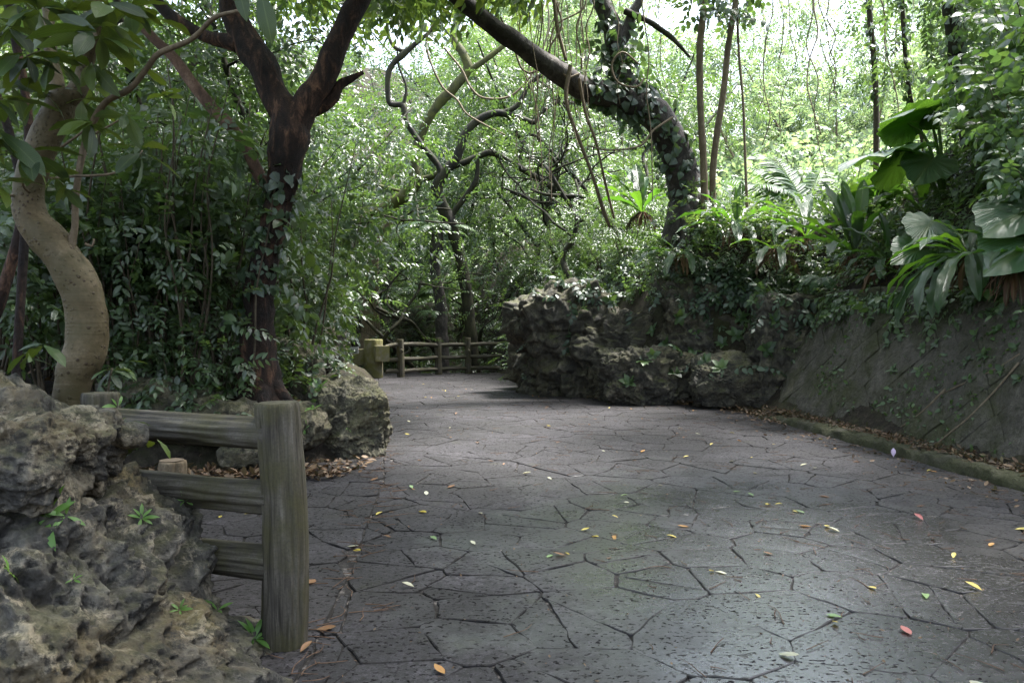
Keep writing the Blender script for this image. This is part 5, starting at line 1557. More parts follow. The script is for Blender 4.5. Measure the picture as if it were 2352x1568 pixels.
# ------------------------------------------------------------------ ground cover and hillside foliage (stuff)
def cover(name, n, xr, yr, keep, tpls, size, mat, hump, hs, r, label, bare=0.0):
    x, y = r.uniform(*xr, n), r.uniform(*yr, n)
    m = keep(x, y)
    x, y = x[m], y[m]
    p3 = np.stack([x, y, np.zeros(len(x))], 1)
    f1, f2 = worley(p3 / hs, 77)
    if bare:
        m = fbm(p3 * 0.9, 3, 50) > bare
        x, y, p3, f1 = x[m], y[m], p3[m], f1[m]
    z = H(x, y) + np.clip(1 - f1 * 1.25, 0, 1) ** 0.7 * hump * r.random(len(x)) ** 0.35
    e = 0.1
    g = np.stack([-(H(x + e, y) - H(x - e, y)) / (2 * e), -(H(x, y + e) - H(x, y - e)) / (2 * e), np.ones(len(x))], 1)
    g = norm(g)
    d = rand_dirs(r, len(x), 0.2) + g * 0.3
    mb = MB()
    scatter(mb, tpls, np.stack([x, y, z], 1), d, g + rand_dirs(r, len(x)) * 0.5 + (0, 0, 0.6), size * r.uniform(0.6, 1.25, len(x)), r)
    return tag(mb.obj(name, mat), label, 'foliage', None, 'stuff')

inview = lambda x, y: (x / y * FPX + CX > -120) & (x / y * FPX + CX < 2480)
cover('bank_ground_cover', 32000, (0, 14), (5, 31), lambda x, y: inview(x, y) & (y < 16.5) & (x - Rb(y) > np.where(y < 13.2, 1.5, 0.7 + 0.45 * sstep(y, 14.3, 14.8) * (1 - sstep(y, 17.5, 19)))), SPR_COV, 0.34, M_COVER, 0.35, 0.9, r, 'tangled ground cover on the near bank above the wall', -0.9)
cover('bank_ground_cover', 32000, (0, 14), (5, 31), lambda x, y: inview(x, y) & (y >= 16.5) & (x - Rb(y) > np.where(y < 13.2, 1.5, 0.7 + 0.45 * sstep(y, 14.3, 14.8) * (1 - sstep(y, 17.5, 19)))), SPR_COVLO, 0.34, M_COVER, 0.35, 0.9, r, 'tangled ground cover on the slope behind the outcrop', -0.9)
cover('bank_ground_cover', 5000, (-16, 0), (7.6, 31), lambda x, y: inview(x, y) & ((Lb(y) - x > 0.5) | (y > 25.6)), SPR_COV, 0.32, M_SHRUB, 0.3, 0.9, r, 'dark ground cover under the shrubs on the left bank', -0.2)
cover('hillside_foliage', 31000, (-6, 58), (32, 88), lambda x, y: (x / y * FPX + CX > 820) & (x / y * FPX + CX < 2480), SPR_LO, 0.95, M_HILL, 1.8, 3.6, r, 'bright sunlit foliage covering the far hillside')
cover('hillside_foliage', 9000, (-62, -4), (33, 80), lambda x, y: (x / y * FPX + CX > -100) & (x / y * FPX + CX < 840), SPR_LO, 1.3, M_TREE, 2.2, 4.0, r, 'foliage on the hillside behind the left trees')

# ------------------------------------------------------------------ ferns, elephant ears, palm
def strap(L, Wd, e0, e1, n=16, wave=0.10, seed=0, fold=0.18, twist=0.0):
    """long undivided frond from the origin along +X, rising at e0 and ending at e1"""
    r = np.random.default_rng(seed)
    el = e0 + (e1 - e0) * np.linspace(0, 1, n) ** (1.3 if e1 > -1.2 else 0.8)
    ds = L / (n - 1)
    x = np.concatenate([[0], np.cumsum(np.cos(el[:-1]) * ds)])
    z = np.concatenate([[0], np.cumsum(np.sin(el[:-1]) * ds)])
    v = np.linspace(0, 1, n)
    w = Wd * 0.5 * np.interp(v, [0, 0.12, 0.35, 0.62, 0.85, 0.96, 1.0], [0.14, 0.22, 0.65, 1.0, 0.8, 0.35, 0.02])
    us = np.array([-1, -0.55, -0.08, 0.08, 0.55, 1])
    ph = r.uniform(0, 6, 2)
    V, U = [], []
    for k in range(n):
        nx_, nz_ = -math.sin(el[k]), math.cos(el[k])
        for u in us:
            h = abs(u) * w[k] * fold * 2 + (abs(u) ** 2) * wave * Wd * math.sin(v[k] * 26 + ph[0 if u < 0 else 1]) * min(1, w[k] / Wd * 3)
            V.append((x[k] + nx_ * h, u * w[k], z[k] + nz_ * h))
            U.append((u, v[k], 0))
    m = len(us)
    i = np.arange(n * m).reshape(n, m)
    q = np.stack([i[:-1, :-1].ravel(), i[1:, :-1].ravel(), i[1:, 1:].ravel(), i[:-1, 1:].ravel()], 1)
    return np.array(V), [q], np.array(U)

def nest_fern(px, py, d, fronds, label, seed, big=1.28):
    b = P(px, py, d)
    gz = foot(b[0], b[1])
    t = empty('nest_fern', b, label, 'fern', 'nest ferns on the bank above the wall')
    r = np.random.default_rng(seed)
    for k, (az, L, Wd, e0, e1) in enumerate(fronds):
        V, F, U = strap(L * big, Wd * big, math.radians(e0), math.radians(e1), 16, 0.10, seed + k)
        o = link('frond', mk_mesh('frond', V, F, U), t, M_NEST)
        o.rotation_euler = (r.uniform(-0.2, 0.2), 0, math.radians(az))
    mb = MB()
    for k in range(26):
        a = r.uniform(0, 6.28)
        q = [np.array([math.cos(a) * 0.05, math.sin(a) * 0.05, 0.03])]
        for j in range(4):
            q.append(q[-1] + np.array([math.cos(a) * 0.06, math.sin(a) * 0.06, -0.09]) + r.normal(size=3) * 0.04)
        p_, r_ = smooth_line(q, np.linspace(0.012, 0.004, 5), 0.05)
        mb.add(*tube(p_, r_, 5, 0.0))
    mb.obj('root_clump', M_ROOT, t)
    for k in range(5):
        a = r.uniform(180, 360)
        V, F, U = strap(r.uniform(0.4, 0.7), 0.07, math.radians(-20), math.radians(-85), 10, 0.3, seed + 50 + k, 0.8)
        o = link('dead_frond', mk_mesh('dead_frond', V, F, U), t, M_LITTER)
        o.rotation_euler = (0, 0, math.radians(a))
    return t
# azimuth: 0 right, 90 away, 180 left, 270 towards the camera
nest_fern(1475, 490, 17.6, [(175, 1.05, .2, 50, -5), (160, 1.1, .22, 62, 25), (200, .9, .2, 35, -25), (120, 1.0, .2, 75, 50), (90, 1.0, .2, 80, 55), (60, .9, .2, 70, 35), (150, 1.0, .2, 75, 45), (10, .7, .18, 50, 0), (250, .8, .18, 45, -20), (300, .8, .18, 50, -15)], 'green nest fern at the left foot of the leaning trunk', 400)
nest_fern(1690, 520, 15.4, [(185, 1.05, .17, 32, -40), (350, .95, .17, 35, -50), (95, .75, .13, 85, 72), (70, .65, .13, 82, 70), (215, .85, .17, 40, -45), (255, .9, .16, 30, -75), (320, .8, .16, 45, -45), (150, .8, .16, 60, 20), (20, .8, .16, 55, 10), (285, .75, .14, 20, -80), (200, 1.1, .15, 10, -35), (120, .8, .15, 72, 45)], 'nest fern with drooping silvery fronds below the two slim stems', 420)
nest_fern(1962, 588, 13.0, [(150, 1.05, .17, 68, 38), (120, 1.1, .18, 78, 58), (95, 1.05, .18, 85, 66), (70, 1.1, .18, 80, 62), (45, 1.0, .17, 72, 48), (185, 1.25, .17, 38, -12), (172, 1.15, .17, 48, 5), (200, 1.2, .16, 28, -30), (225, .9, .15, 32, -60), (20, .9, .16, 62, 20), (340, .8, .15, 52, 0), (105, .85, .15, 86, 75), (270, .7, .15, 70, 15), (300, .75, .15, 70, 20), (240, .8, .16, 62, 10), (85, .95, .12, 86, 78)], 'big upright nest fern on a root clump above the wall coping', 440)
nest_fern(2118, 490, 13.0, [(150, 1.0, .2, 62, 20), (120, 1.0, .2, 75, 45), (90, .9, .18, 82, 60), (60, .95, .18, 72, 40), (30, 1.0, .17, 58, 15), (10, .95, .16, 45, -5), (180, .95, .18, 45, -20), (200, .9, .18, 40, -45), (280, 1.0, .2, 30, -85), (330, .8, .16, 45, -20), (250, .7, .16, 55, -10), (75, .8, .16, 84, 66)], 'nest fern below the elephant ear leaves', 460)
nest_fern(2225, 588, 9.5, [(160, 1.0, .13, 12, -84), (172, 1.0, .14, 5, -86), (184, 1.05, .14, 0, -86), (196, 1.0, .14, 8, -86), (208, .95, .13, 2, -86), (222, .95, .13, 10, -86), (150, .8, .12, 30, -60), (240, .8, .12, 10, -84), (60, .5, .1, 70, 20), (120, .6, .1, 65, 10), (178, .7, .12, 40, -50), (200, .7, .12, 45, -60), (255, .7, .11, 20, -80), (140, .9, .13, 20, -70)], 'nest fern with long fronds hanging over the wall', 480)
nest_fern(2330, 610, 8.8, [(190, .7, .12, 30, -50), (220, .7, .12, 30, -60), (250, .7, .12, 35, -60), (150, .6, .1, 60, 0), (90, .6, .1, 75, 40)], 'small nest fern at the right edge under the big leaf', 500)
nest_fern(1780, 575, 14.2, [(180, .7, .12, 35, -40), (230, .7, .12, 25, -70), (300, .6, .12, 30, -60), (20, .6, .11, 40, -30), (90, .5, .1, 75, 45), (265, .7, .12, 20, -80)], 'small drooping nest fern left of the big upright one', 520)

nest_fern(1850, 545, 14.6, [(180, .9, .14, 40, -20), (160, .9, .15, 60, 10), (120, .9, .15, 75, 40), (60, .9, .15, 70, 30), (20, .8, .14, 50, -5), (220, .8, .14, 30, -50), (270, .7, .13, 40, -40), (320, .8, .14, 35, -45)], 'nest fern half hidden between the two slim stems and the big upright fern', 700)
nest_fern(1560, 585, 15.9, [(180, .8, .13, 25, -50), (205, .9, .14, 15, -60), (240, .8, .13, 15, -75), (280, .8, .13, 20, -75), (150, .7, .12, 50, 0), (340, .7, .12, 35, -40)], 'nest fern with fronds drooping over the rock below the leaning trunk', 720)
nest_fern(2040, 600, 12.0, [(180, .7, .12, 30, -40), (200, .7, .12, 20, -60), (140, .7, .12, 60, 10), (100, .7, .12, 75, 50), (40, .7, .12, 60, 10), (230, .6, .11, 20, -70)], 'small nest fern behind the matt green elephant ears', 740)

# elephant ears
_deg = np.array([0, 8, 22, 45, 75, 105, 132, 154, 170, 180])
_rad = np.array([1.0, 0.86, 0.72, 0.63, 0.58, 0.57, 0.58, 0.52, 0.32, 0.10])
def ear_mesh(seed, cup=0.18, ripple=0.035):
    r = np.random.default_rng(seed)
    na, nr = 56, 8
    th = np.linspace(-180, 180, na + 1)[:-1]
    R_ = np.interp(np.abs(th), _deg, _rad) * (1 + 0.02 * np.sin(np.radians(th) * 17 + seed))
    V, U = [(0, 0, 0)], [(0, 0, 0)]
    for k in range(1, nr + 1):
        t = k / nr
        rr = R_ * t
        x, y = rr * np.cos(np.radians(th)), rr * np.sin(np.radians(th))
        z = -cup * (x ** 2 * 0.9 + (np.abs(y) ** 1.5) * 0.7) + ripple * t ** 2 * np.cos(np.radians(th) * 11 + seed) + 0.16 * np.abs(y) * (1 - t)
        for a in range(na):
            V.append((x[a], y[a], z[a]))
            U.append((y[a] / 0.6, th[a] / 180 * 1.0 + 1.0, t))
    i = 1 + np.arange(nr * na).reshape(nr, na)
    j = np.roll(i, -1, 1)
    q = np.stack([i[:-1].ravel(), i[1:].ravel(), j[1:].ravel(), j[:-1].ravel()], 1)
    c = np.stack([np.zeros(na, int), i[0], j[0]], 1)
    return mk_mesh('leaf', np.array(V), [q, c], np.array(U))
ears = [ear_mesh(k) for k in range(4)]
for e in ears: e.materials.append(M_ALO)
def ear_plant(base, leaves, label, seed):
    """leaves: (attach px, py, depth), (tip px, py, depth), normal"""
    base = np.asarray(base, float)
    t = empty('elephant_ear', base, label, 'plant', 'elephant ear plants on the bank')
    for k, (a, b, nrm) in enumerate(leaves):
        a, b = P(*a), P(*b)
        L = float(np.linalg.norm(b - a))
        X, Y, Z = basis(np.array([b - a]), np.array([nrm], float))
        o = link('leaf', ears[(seed + k) % 4], t)
        M = Matrix((tuple(X[0]), tuple(Y[0]), tuple(Z[0]))).transposed().to_4x4()
        o.matrix_local = Matrix.Translation(Vector(a - base)) @ M @ Matrix.Scale(L, 4)
        midp = (a + base) / 2 + np.array([0, 0, 0.25 * np.linalg.norm(a - base)])
        p_, r_ = smooth_line([base + (0, 0, -0.1), midp, a - Z[0] * 0.01], [0.03, 0.022, 0.013], 0.06)
        V, F = tube(p_, r_, 8, 0.05, k)
        link('petiole', mk_mesh('petiole', V - base, F), t, M_PETIOLE)
    return t
def gp(px, d):
    x = (px - CX) / FPX * d
    return np.array([x, d, foot(x, d)])
ear_plant(gp(2170, 12.3), [((2140, 245, 12.2), (2010, 262, 11.7), (0.1, 0.3, 1)), ((2085, 283, 12.4), (2003, 300, 12.2), (0.15, 0.75, 0.7)), ((2140, 248, 12.6), (2200, 215, 12.9), (-0.2, 0.6, 0.8)),
                           ((2040, 347, 12.0), (1922, 362, 11.5), (0.1, 0.1, 1)), ((2138, 368, 11.9), (2103, 415, 11.5), (-0.15, -0.75, 0.65)), ((2120, 262, 12.7), (2160, 300, 12.5), (0.2, 0.8, 0.5)),
                           ((2060, 380, 12.5), (1985, 400, 12.2), (0.1, 0.8, 0.7))], 'tall elephant ear with huge ribbed leaves above the nest ferns', 0)
ear_plant(gp(2420, 9.2), [((2375, 480, 9.0), (2268, 515, 8.5), (0.1, -0.35, 0.9)), ((2400, 545, 8.8), (2275, 597, 8.3), (0.15, -0.45, 0.85)), ((2420, 400, 9.3), (2330, 360, 9.5), (-0.3, -0.3, 0.9))], 'elephant ear with pale shiny leaves cut by the right edge', 1)
ear_plant(gp(2190, 10.7), [((2140, 512, 10.6), (2108, 550, 10.2), (-0.1, -0.75, 0.65)), ((2112, 572, 10.5), (2056, 594, 10.2), (0.1, -0.75, 0.65)), ((2225, 545, 10.6), (2302, 535, 10.2), (-0.1, -0.7, 0.7)), ((2200, 590, 10.4), (2185, 625, 10.2), (0, -0.8, 0.6)), ((2235, 580, 10.5), (2262, 610, 10.3), (0, -0.7, 0.6))], 'elephant ear with matt green leaves hanging over the wall top', 2)
ear_plant(gp(2000, 14.6), [((1990, 435, 14.5), (1925, 430, 14.2), (0, 0.5, 0.9)), ((2030, 420, 14.6), (1965, 408, 14.6), (0.1, 0.7, 0.7)), ((1975, 465, 14.3), (1935, 480, 14.2), (0, 0.6, 0.8)), ((2060, 405, 14.7), (2010, 395, 14.6), (0, 0.7, 0.7)), ((1960, 445, 14.8), (1905, 452, 14.6), (0, 0.5, 0.8)), ((2050, 450, 14.4), (2000, 470, 14.2), (0, 0.6, 0.7))], 'bright backlit elephant ears left of the tall one', 3)
ear_plant(gp(1770, 24.0), [((1755, 425, 23.8), (1715, 432, 23.6), (0, 0, 1)), ((1800, 430, 23.8), (1835, 440, 23.5), (0, 0, 1))], 'distant elephant ear on the slope behind the slim stems', 1)

LEAFN = leaf_tpl(1, 0.13, 5, 0.3, 0.35, 0.4)
def pinnate(L, n, ll, e0, e1, seed=0, leaf=LEAFN, tilt=0.2):
    r = np.random.default_rng(seed)
    m = 24
    el = e0 + (e1 - e0) * np.linspace(0, 1, m) ** 1.2
    ds = L / (m - 1)
    x = np.concatenate([[0], np.cumsum(np.cos(el[:-1]) * ds)])
    z = np.concatenate([[0], np.cumsum(np.sin(el[:-1]) * ds)])
    pts = np.stack([x, np.zeros(m), z], 1)
    mb = MB()
    for s in (-1, 1):
        t = np.linspace(0.16, 0.99, n)
        k = t * (m - 1)
        pos = np.stack([np.interp(k, np.arange(m), pts[:, j]) for j in range(3)], 1)
        e = np.interp(k, np.arange(m), el)
        T = np.stack([np.cos(e), 0 * e, np.sin(e)], 1)
        Nn = np.stack([-np.sin(e), 0 * e, np.cos(e)], 1)
        X = T * 0.55 + np.array([0, s, 0]) + Nn * (tilt - 0.3) + r.normal(size=(n, 3)) * 0.06
        sc = ll * np.interp(t, [0.1, 0.35, 0.7, 1.0], [0.6, 1.0, 0.85, 0.25]) * r.uniform(0.9, 1.1, n)
        mb.add(*inst(leaf, pos, X, Nn + r.normal(size=(n, 3)) * 0.1, sc))
    st = MB()
    st.add(*tube(pts, np.linspace(0.010, 0.003, m) * L, 5, 0.0))
    return mb, st
def frond_plant(name, label, base, fronds, mat, ll, n, cat, seed, leaf=LEAFN, group=None):
    t = empty(name, base, label, cat, group)
    r = np.random.default_rng(seed)
    for k, (az, L, e0, e1) in enumerate(fronds):
        mb, st = pinnate(L, n, ll * L, math.radians(e0), math.radians(e1), seed + k, leaf)
        o = mb.obj('frond', mat, t)
        o.rotation_euler = (r.uniform(-.25, .25), 0, math.radians(az))
        st.obj('rachis', M_PETIOLE, o)
    return t
frond_plant('palm', 'dark feathery palm fronds on the bright slope right of the slim stems', gp(1850, 19), [(170, 2.0, 70, 5), (150, 2.2, 78, 25), (200, 1.8, 55, -15), (30, 1.8, 55, -10), (60, 2.0, 72, 20), (100, 2.0, 80, 40), (330, 1.5, 45, -25), (0, 1.7, 40, -10), (230, 1.5, 50, -20), (180, 2.2, 45, 0)], M_PALM, 0.30, 26, 'palm', 540)
frond_plant('palm', 'low palm fronds behind the thin vine-wrapped stem', gp(1770, 20), [(180, 1.5, 50, -10), (150, 1.6, 70, 10), (30, 1.5, 60, 0), (60, 1.5, 70, 20), (0, 1.4, 35, -20), (210, 1.4, 40, -20)], M_PALM, 0.30, 24, 'palm', 560)
LEAFF = leaf_tpl(1, 0.22, 4, 0.2, 0.25, 0.35)
frond_plant('epiphyte_fern', 'silvery arching fern growing on the straight grey trunk', P(1001, 530, 24.9), [(180, 1.6, 25, -65), (195, 1.5, 35, -55), (165, 1.4, 30, -60), (0, 1.5, 30, -50), (15, 1.3, 20, -60), (250, 1.2, 30, -70), (300, 1.2, 35, -60), (90, 1.0, 60, 0), (220, 1.3, 40, -60)], M_FERN, 0.17, 24, 'fern', 580, LEAFF)
frond_plant('fern', 'pale green fern clump behind the far fence left of the grey trunk', P(958, 690, 27.0), [(a, 1.1 + 0.3 * ((a * 7) % 5) / 5, 75 - (a % 40), -20 - (a % 30)) for a in range(0, 360, 26)], M_FERN, 0.25, 22, 'fern', 600, LEAFF)
frond_plant('fern', 'small fern on the face of the crumbling rock beside the wall', P(1800, 770, 14.2), [(200, .35, 50, -30), (240, .35, 40, -40), (280, .35, 40, -50), (320, .35, 45, -40), (0, .3, 50, -20)], M_FERN, 0.24, 16, 'fern', 620, LEAFF)
frond_plant('fern', 'dark drooping fern at the left end of the coping', P(1890, 640, 13.2), [(200, .6, 20, -70), (230, .6, 10, -75), (260, .6, 15, -80), (180, .5, 30, -50)], M_PALM, 0.24, 18, 'fern', 640, LEAFF)
frond_plant('fern', 'grass-like fern tuft low on the grey trunk behind the far fence', P(1003, 730, 24.8), [(180, .9, 60, -80), (200, .8, 50, -85), (240, .9, 60, -80), (270, .9, 55, -85), (150, .8, 60, -70)], M_FERN, 0.2, 14, 'fern', 660, LEAFF)

# ------------------------------------------------------------------ hanging vines
r = np.random.default_rng(44)
for k in range(40):
    px = r.uniform(1190, 1520) if k < 30 else r.uniform(1690, 2130)
    d = r.uniform(14.8, 19.0) if k < 30 else r.uniform(15, 20)
    y1 = r.uniform(230, 470) if k < 30 else r.uniform(180, 420)
    n = 7
    w = r.uniform(1.8, 4.2)
    xsv = px + np.cumsum(r.normal(size=n) * (11 if k < 30 else 12))
    spv = [(xsv[j], -40 + (y1 + 40) * j / (n - 1), d + r.normal() * 0.05, w * (1 - 0.35 * j / n)) for j in range(n)]
    pts = np.array([P(a, b, dd) for a, b, dd, ww in spv])
    p_, r_ = smooth_line(pts, [W(q[3], d) / 2 for q in spv], 0.12)
    V, F = tube(p_, r_, 5, 0.0)
    o = link('hanging_vine', mk_mesh('hanging_vine', V - pts[-1], F), None, M_VINE)
    o.location = tuple(pts[-1])
    tag(o, 'thin bare vine hanging among the roots below the leaning trunk' if k < 30 else 'thin bare vine hanging in front of the bright slope', 'vine', 'vines below the leaning trunk' if k < 30 else 'vines in front of the bright slope')
for k, (spv, lab) in enumerate([
        ([(1040, 0, 21, 4), (980, 90, 21, 5), (1010, 190, 21, 5), (1050, 230, 21, 5), (1070, 260, 21, 4), (1110, 285, 21, 4), (1160, 310, 21, 3)], 'looping liana hanging left of the leaning trunk'),
        ([(1020, 110, 22, 5), (1060, 160, 22, 5), (1080, 200, 22, 5), (1110, 225, 22, 5), (1170, 222, 22, 5), (1215, 180, 22, 5), (1240, 130, 22, 4), (1260, 60, 22, 4), (1255, -20, 22, 4)], 'curved liana swinging under the leaning trunk'),
        ([(1150, 40, 17, 5), (1180, 110, 17, 5), (1200, 160, 17, 5), (1230, 165, 17, 5), (1260, 120, 17, 4), (1275, 60, 17, 4), (1340, 20, 17, 4), (1345, -30, 17, 4)], 'tangled liana over the middle of the leaning trunk'),
        ([(1310, 150, 15.2, 9), (1300, 230, 15.3, 9), (1330, 320, 15.6, 8), (1360, 400, 16.0, 8), (1385, 480, 16.6, 9), (1400, 520, 17.0, 9)], 'pale aerial root hanging from the leaning trunk'),
        ([(1330, 180, 15.4, 7), (1345, 260, 15.6, 7), (1370, 330, 15.8, 6), (1390, 420, 16.4, 6), (1410, 500, 17.0, 6)], 'second pale aerial root right of the first'),
        ([(1270, -30, 15.6, 9), (1280, 60, 15.6, 9), (1300, 140, 15.6, 8)], 'short pale root hanging down onto the leaning trunk')]):
    pts = np.array([P(a, b, dd) for a, b, dd, ww in spv])
    p_, r_ = smooth_line(pts, [W(q[3], q[2]) / 2 for q in spv], 0.1)
    V, F = tube(p_, r_, 7, 0.12, k)
    o = link('liana', mk_mesh('liana', V - pts[-1], F), None, M_VINE)
    o.location = tuple(pts[-1])
    tag(o, lab, 'vine')

# ------------------------------------------------------------------ little plants on the rocks
r = np.random.default_rng(55)
SPL = leaf_tpl(1, 0.26, 6, 0.2, 0.45, 0.6)
def sprout(h, n, L, label, tpl=SPL, mat=M_SPROUT, group='small plants on the rocks', name='rock_sprout', up=0.5):
    if h is None: return
    b, nr, _ = h
    mb = MB()
    a = np.arange(n) * 2.4 + r.uniform(0, 6)
    e1 = norm(np.cross(nr, (0.1, 0.2, 1.0)))
    e2 = np.cross(nr, e1)
    X = e1[None] * np.cos(a)[:, None] + e2[None] * np.sin(a)[:, None] + nr[None] * r.uniform(0.2, 0.8, n)[:, None] + np.array([0, 0, up])
    mb.add(*inst(tpl, np.zeros((n, 3)), X, np.tile(nr + np.array([0, 0, 0.7]), (n, 1)) + r.normal(size=(n, 3)) * 0.2, L * r.uniform(0.6, 1.15, n)))
    o = mb.obj(name, mat)
    o.location = tuple(b - nr * 0.004)
    tag(o, label, 'plant', group)
for q, h in zip(SPROUTS, HS['s']):
    sprout(h, q[2], q[3], q[4])
for k, h in enumerate(HS['r']):
    sprout(h, 7, 0.19, 'small leafy plant rooted in a crack of the right outcrop', LEAFR, M_COVER, 'leafy plants on the outcrop', 'rock_plant', 0.2)
for k, h in enumerate(HS['w']):
    sprout(h, 6, 0.10, 'small leafy plant rooted in the retaining wall', LEAFR, M_COVER, 'leafy plants on the retaining wall', 'wall_plant', 0.1)
hs = [h for h in HS['t'] if h is not None]
pos = np.array([h[0] for h in hs]); nr = np.array([h[1] for h in hs])
mb = MB()
scatter(mb, SPR_BROAD + SPR_NEAR, pos + nr * 0.03, nr * 0.5 + rand_dirs(r, len(pos)) * 0.7 + (0, 0, -0.2), nr + (0, 0, 0.8), r.uniform(0.2, 0.42, len(pos)), r)
tag(mb.obj('creeper', M_IVY), 'grey-green creeping leaves over the top edge of the outcrop', 'creeper', None, 'stuff')
hs = [h for h in HS['b'] if h is not None and h[0][1] > 7 and h[0][1] < 16]
pos = np.array([h[0] for h in hs]); nr = np.array([h[1] for h in hs])
mb = MB()
scatter(mb, SPR_BROAD + SPR_NEAR, pos + nr * 0.02, nr * 0.5 + rand_dirs(r, len(pos)) * 0.7, nr + (0, 0, 0.8), r.uniform(0.14, 0.28, len(pos)), r)
tag(mb.obj('creeper', M_SHRUB), 'small dark creeping leaves over the rocks at the foot of the forked tree', 'creeper', None, 'stuff')
# crumbs of green on the wall
n = 2600
sv, tv = r.uniform(4.6, 13.2, n), r.uniform(0.02, 1.95, n)
p3 = np.stack([sv, tv, np.zeros(n)], 1)
m = fbm(p3 * 1.6, 3, 66) + 0.25 * fbm(p3 * 6, 2, 67) > 0.05
sv, tv = sv[m], tv[m]
pw = wall_map(np.stack([sv, tv, np.full(len(sv), 0.004)], 1))
mb = MB()
wn_ = np.array([-0.9, 0, 0.42])
mb.add(*inst(LEAFR, pw, rand_dirs(r, len(pw)) + wn_ * 0.5 + (0, 0, -0.2), np.tile(wn_, (len(pw), 1)) + rand_dirs(r, len(pw)) * 0.5, r.uniform(0.025, 0.085, len(pw))))
tag(mb.obj('wall_seedlings', M_COVER), 'tiny green seedlings dotted over the retaining wall', 'seedlings', None, 'stuff')
n = 330
sv, tv = r.uniform(4.6, 13.6, n), 2.05 - np.abs(r.normal(size=n)) * 0.22
m = fbm(np.stack([sv * 0.8, tv * 0, tv * 0], 1), 3, 83) > -0.25
sv, tv = sv[m], tv[m]
pw = wall_map(np.stack([sv, tv, np.full(len(sv), 0.03)], 1))
mb = MB()
scatter(mb, SPR_BROAD + SPR_NEAR, pw, np.stack([r.uniform(-0.9, 0.1, len(pw)), r.normal(size=len(pw)) * 0.5, r.uniform(-1.0, 0.2, len(pw))], 1), np.tile((-0.8, 0, 0.8), (len(pw), 1)), r.uniform(0.18, 0.36, len(pw)), r)
tag(mb.obj('trailing_creeper', M_COVER), 'creeper leaves trailing over the top edge of the retaining wall', 'creeper', None, 'stuff')
for k, (pts_, lab) in enumerate([([(2352, 815), (2300, 850), (2230, 885), (2150, 915)], 'thin brown root running down the wall from the right edge'), ([(2352, 835), (2290, 900), (2230, 960), (2190, 1000), (2150, 1030)], 'longer brown root running down to the kerb'), ([(2180, 900), (2120, 955), (2060, 985)], 'dark root low on the middle of the wall')]):
    A = []
    for q in pts_:
        dd = np.array(P(q[0], q[1], 1.0)) - np.array([0, 0, CAMZ])
        best = min(((abs((0.47 + 0.92 * f + float(Rb(y))) / y - dd[0]) + abs((0.06 + 1.93 * f - CAMZ) / y - dd[2]), y, f) for y in np.arange(5, 13, 0.06) for f in np.linspace(0, 1, 40)))
        A.append(wall_map(np.array([[best[1], best[2] * 2.05, 0.012]]))[0])
    p_, r_ = smooth_line(A, np.linspace(0.012, 0.006, len(A)), 0.06)
    V, F = tube(p_, r_, 6, 0.15, k)
    o = link('root', mk_mesh('root', V - A[0], F), None, M_VINE)
    o.name = 'wall_root'
    o.location = tuple(A[0])
    tag(o, lab, 'root', None)

# ------------------------------------------------------------------ fallen leaves
r = np.random.default_rng(71)
FT = [leaf_tpl(1, w, 6, f, c, 0.5, wv) for w, f, c, wv in ((0.45, 0.25, -0.10, 0.01), (0.34, 0.45, 0.18, 0.02), (0.55, 0.15, -0.15, 0.02), (0.40, 0.7, -0.2, 0.03))]
LEAF_SPOTS = [('yellow', [(1770, 1159, 1.1), (1798, 1158, .8), (1819, 1174, .8), (1902, 1208, 1), (1530, 1230, 1), (2256, 1358, 1.1), (2330, 1217, 1.2), (1995, 1348, .8), (1738, 1087, .8), (1631, 1023, 1), (961, 1176, 1.1), (863, 1184, 1), (811, 1266, 1), (1334, 1219, .8), (1376, 1234, 1.1), (1569, 1051, .9), (1640, 1313, .6), (2140, 1080, 1), (2280, 1125, 1.2), (505, 1190, .8), (560, 1182, .9), (1420, 1190, .6)]),
              ('pale', [(1929, 1223, 1.2), (1641, 1314, 1.1), (1788, 1503, 1.1), (1838, 1070, 1), (1432, 1155, 1), (979, 1138, 1), (803, 1080, 1), (768, 1092, 1), (797, 1257, .9), (1091, 1252, .8), (1200, 1088, 1), (1267, 1102, .8), (1865, 1075, .9), (2230, 1565, 1.6), (1608, 997, 1), (1680, 1060, .9)]),
              ('green', [(1935, 1420, 1.5), (1699, 1128, 1), (947, 1123, 1), (1003, 1241, .9), (1269, 1275, .9), (2128, 1377, 1.3), (1730, 1140, 1), (1850, 1180, .9), (1424, 1140, .8)]),
              ('orange', [(1865, 1211, 1.1), (1472, 1039, 1), (1409, 1231, 1), (1583, 1211, 1), (2273, 1256, .9), (1021, 1550, .9), (2155, 1085, 1)]),
              ('brown', [(1879, 1140, 1.6), (1830, 1008, 1.1), (1697, 966, 1.2), (1958, 1062, 1.1), (1028, 1121, 1.1), (724, 1332, 1.2), (727, 1447, 1.1), (850, 1105, 1), (845, 1085, 1), (1470, 1085, 1), (690, 1500, 1.0), (1300, 1277, 1), (880, 1230, 1)]),
              ('red', [(2093, 1460, 1.1), (2120, 1196, 1.2)])]
SHADE = {'yellow': 'bright yellow', 'pale': 'pale cream', 'green': 'pale green', 'orange': 'orange', 'brown': 'curled brown', 'red': 'pinkish red'}
fmesh = {c: [mk_mesh('fallen_leaf', t[0], [t[1]], t[2]) for t in FT] for c in M_FALL}
for c in fmesh:
    for me in fmesh[c]: me.materials.append(M_FALL[c])
